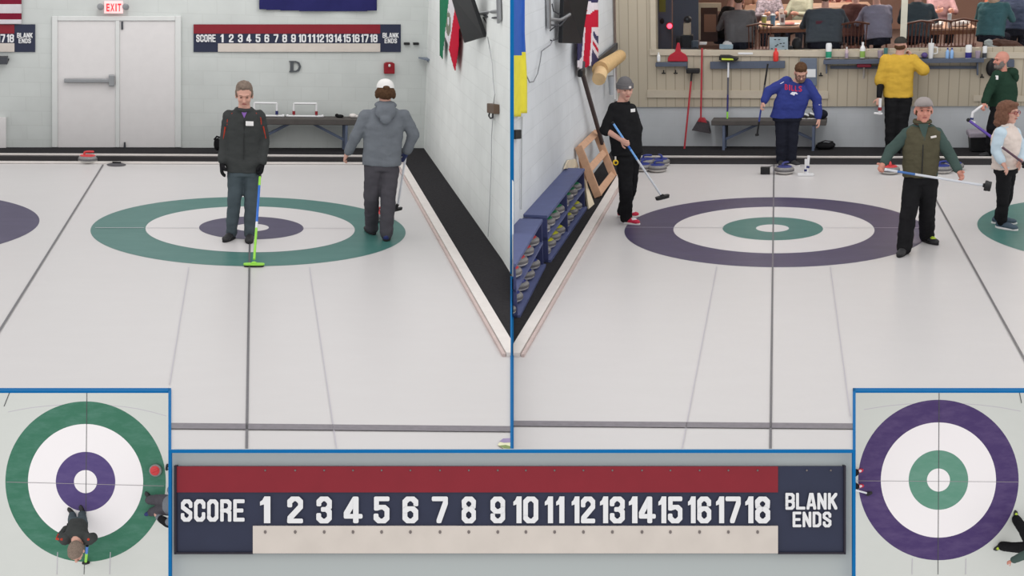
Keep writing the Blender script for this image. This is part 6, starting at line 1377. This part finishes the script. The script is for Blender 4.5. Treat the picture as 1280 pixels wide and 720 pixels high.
human(OC,'person','partly seen person in charcoal trousers at the right edge, seen from above',Vector((J['pelvis'].x,J['anL'].y,0)),J,yaw=-PI/2,head=(-PI/2,0),hs=1.4,w=(.22,.24,.26,.26),dp=(.2,.2,.2,.18),top=HEATH,topname='hoodie',legs=CHAR,shoes=[(SHOED,SOLED),(MATS['navy_shoe'],SOLED)],slen=1.9,sleeve=(.11,.09,.07),leg_r=(.15,.13,.1),hair=[('hair',HAIRB,[('e',(0,.02,.045),(.09,.11,.09))])],vox=.01,face=False,
   extra=lambda root,o,hl,HF,J: part(MB().capsule(J['elR'],J['wrR'].lerp(J['elR'],.35),.1,.085),'dark_sleeve_panel',[BLACK],root,'black lower sleeve',smooth=True))
p=OC.fl(195.2,587.5); o=stone(SR,'red-handled stone on the green ring seen from above',OC,p,.4)
hc=OC.fl(209,584,.05); broom(OC,'curling_broom','black broom head at the right edge beside the red stone, seen from above',OC.fl(222,592,.9),OC.fl(210.5,585,.1),[(1,WSH)],hc,(.2,1,0),(BLACKP,BLACKP),(.16,.07,.03))
# purple house
J=Jo(OD,head=(1040,600,1.6),neck=(1046,598,1.4),shL=(1050,585,1.36),shR=(1050,612,1.36),elL=(1056,582,1.05),elR=(1056,616,1.05),wrL=(1062,592,.85),wrR=(1062,606,.85),pelvis=(1056,599,.85),hipL=(1058,595,.82),hipR=(1058,603,.82),knL=(1063,593,.45),knR=(1064,606,.45),anL=(1069,590.5,.09),anR=(1069.5,608.5,.09),toeL=(1075,588,0),toeR=(1076,607,0))
human(OD,'person','partly seen person in red and white shoes at left edge, seen from above',Vector((J['pelvis'].x,J['anL'].y,0)),J,yaw=PI/2,head=(PI/2,0),hs=1.4,w=(.2,.2,.22,.22),dp=(.15,.16,.16,.15),top=BLACK,topname='polo_shirt',legs=BLACK,shoes=[(REDSH,WSOLE,MATS['white_shoe_top']),(REDSH,WSOLE,MATS['white_shoe_top'])],slen=1.1,sleeve=(.1,.08,.06),leg_r=(.12,.1,.085),hair=[('hair',BEAN,[('e',(0,.01,.05),(.1,.12,.1))])],vox=.01,face=False)
hc=OD.fl(1086.5,617,.05); broom(OD,'curling_broom','white-shafted broom reaching in from the left edge, seen from above',OD.fl(1064,611,.6),OD.fl(1083,616.3,.1),[(1,WSH)],hc,(1,.45,0),(BLACKP,BLACKP),(.15,.08,.03),rad=.022)
J=Jo(OD,head=(1320,690,1.6),neck=(1309,686,1.4),shL=(1302,698,1.36),shR=(1305,674,1.36),elL=(1283,693,1.1),elR=(1296,660,1.1),wrL=(1265,701,.9),wrR=(1288,645,.95),pelvis=(1290,679,.85),hipL=(1287,684,.82),hipR=(1287,675,.82),knL=(1270,684.5,.45),knR=(1279,662,.45),anL=(1254,683,.09),anR=(1271,650,.09),toeL=(1247,684.5,0),toeR=(1269,641,0))
human(OD,'person','partly seen person in black trousers reaching in at lower right, from above',Vector((J['pelvis'].x,J['anL'].y,0)),J,yaw=-PI/2,head=(-PI/2,0),hs=1.4,w=(.22,.22,.25,.25),dp=(.16,.18,.18,.16),top=TEALG,topname='shirt',legs=BLACK,shoes=[(SHOED,SOLED,LIMES),(SHOED,SOLED,LIMES)],slen=1.85,sleeve=(.12,.1,.075),leg_r=(.14,.12,.11),hair=[('hair',HAIRB,[('e',(0,.02,.045),(.09,.11,.09))])],vox=.01,face=False,skin=SKINP,curl=(1.0,.5))
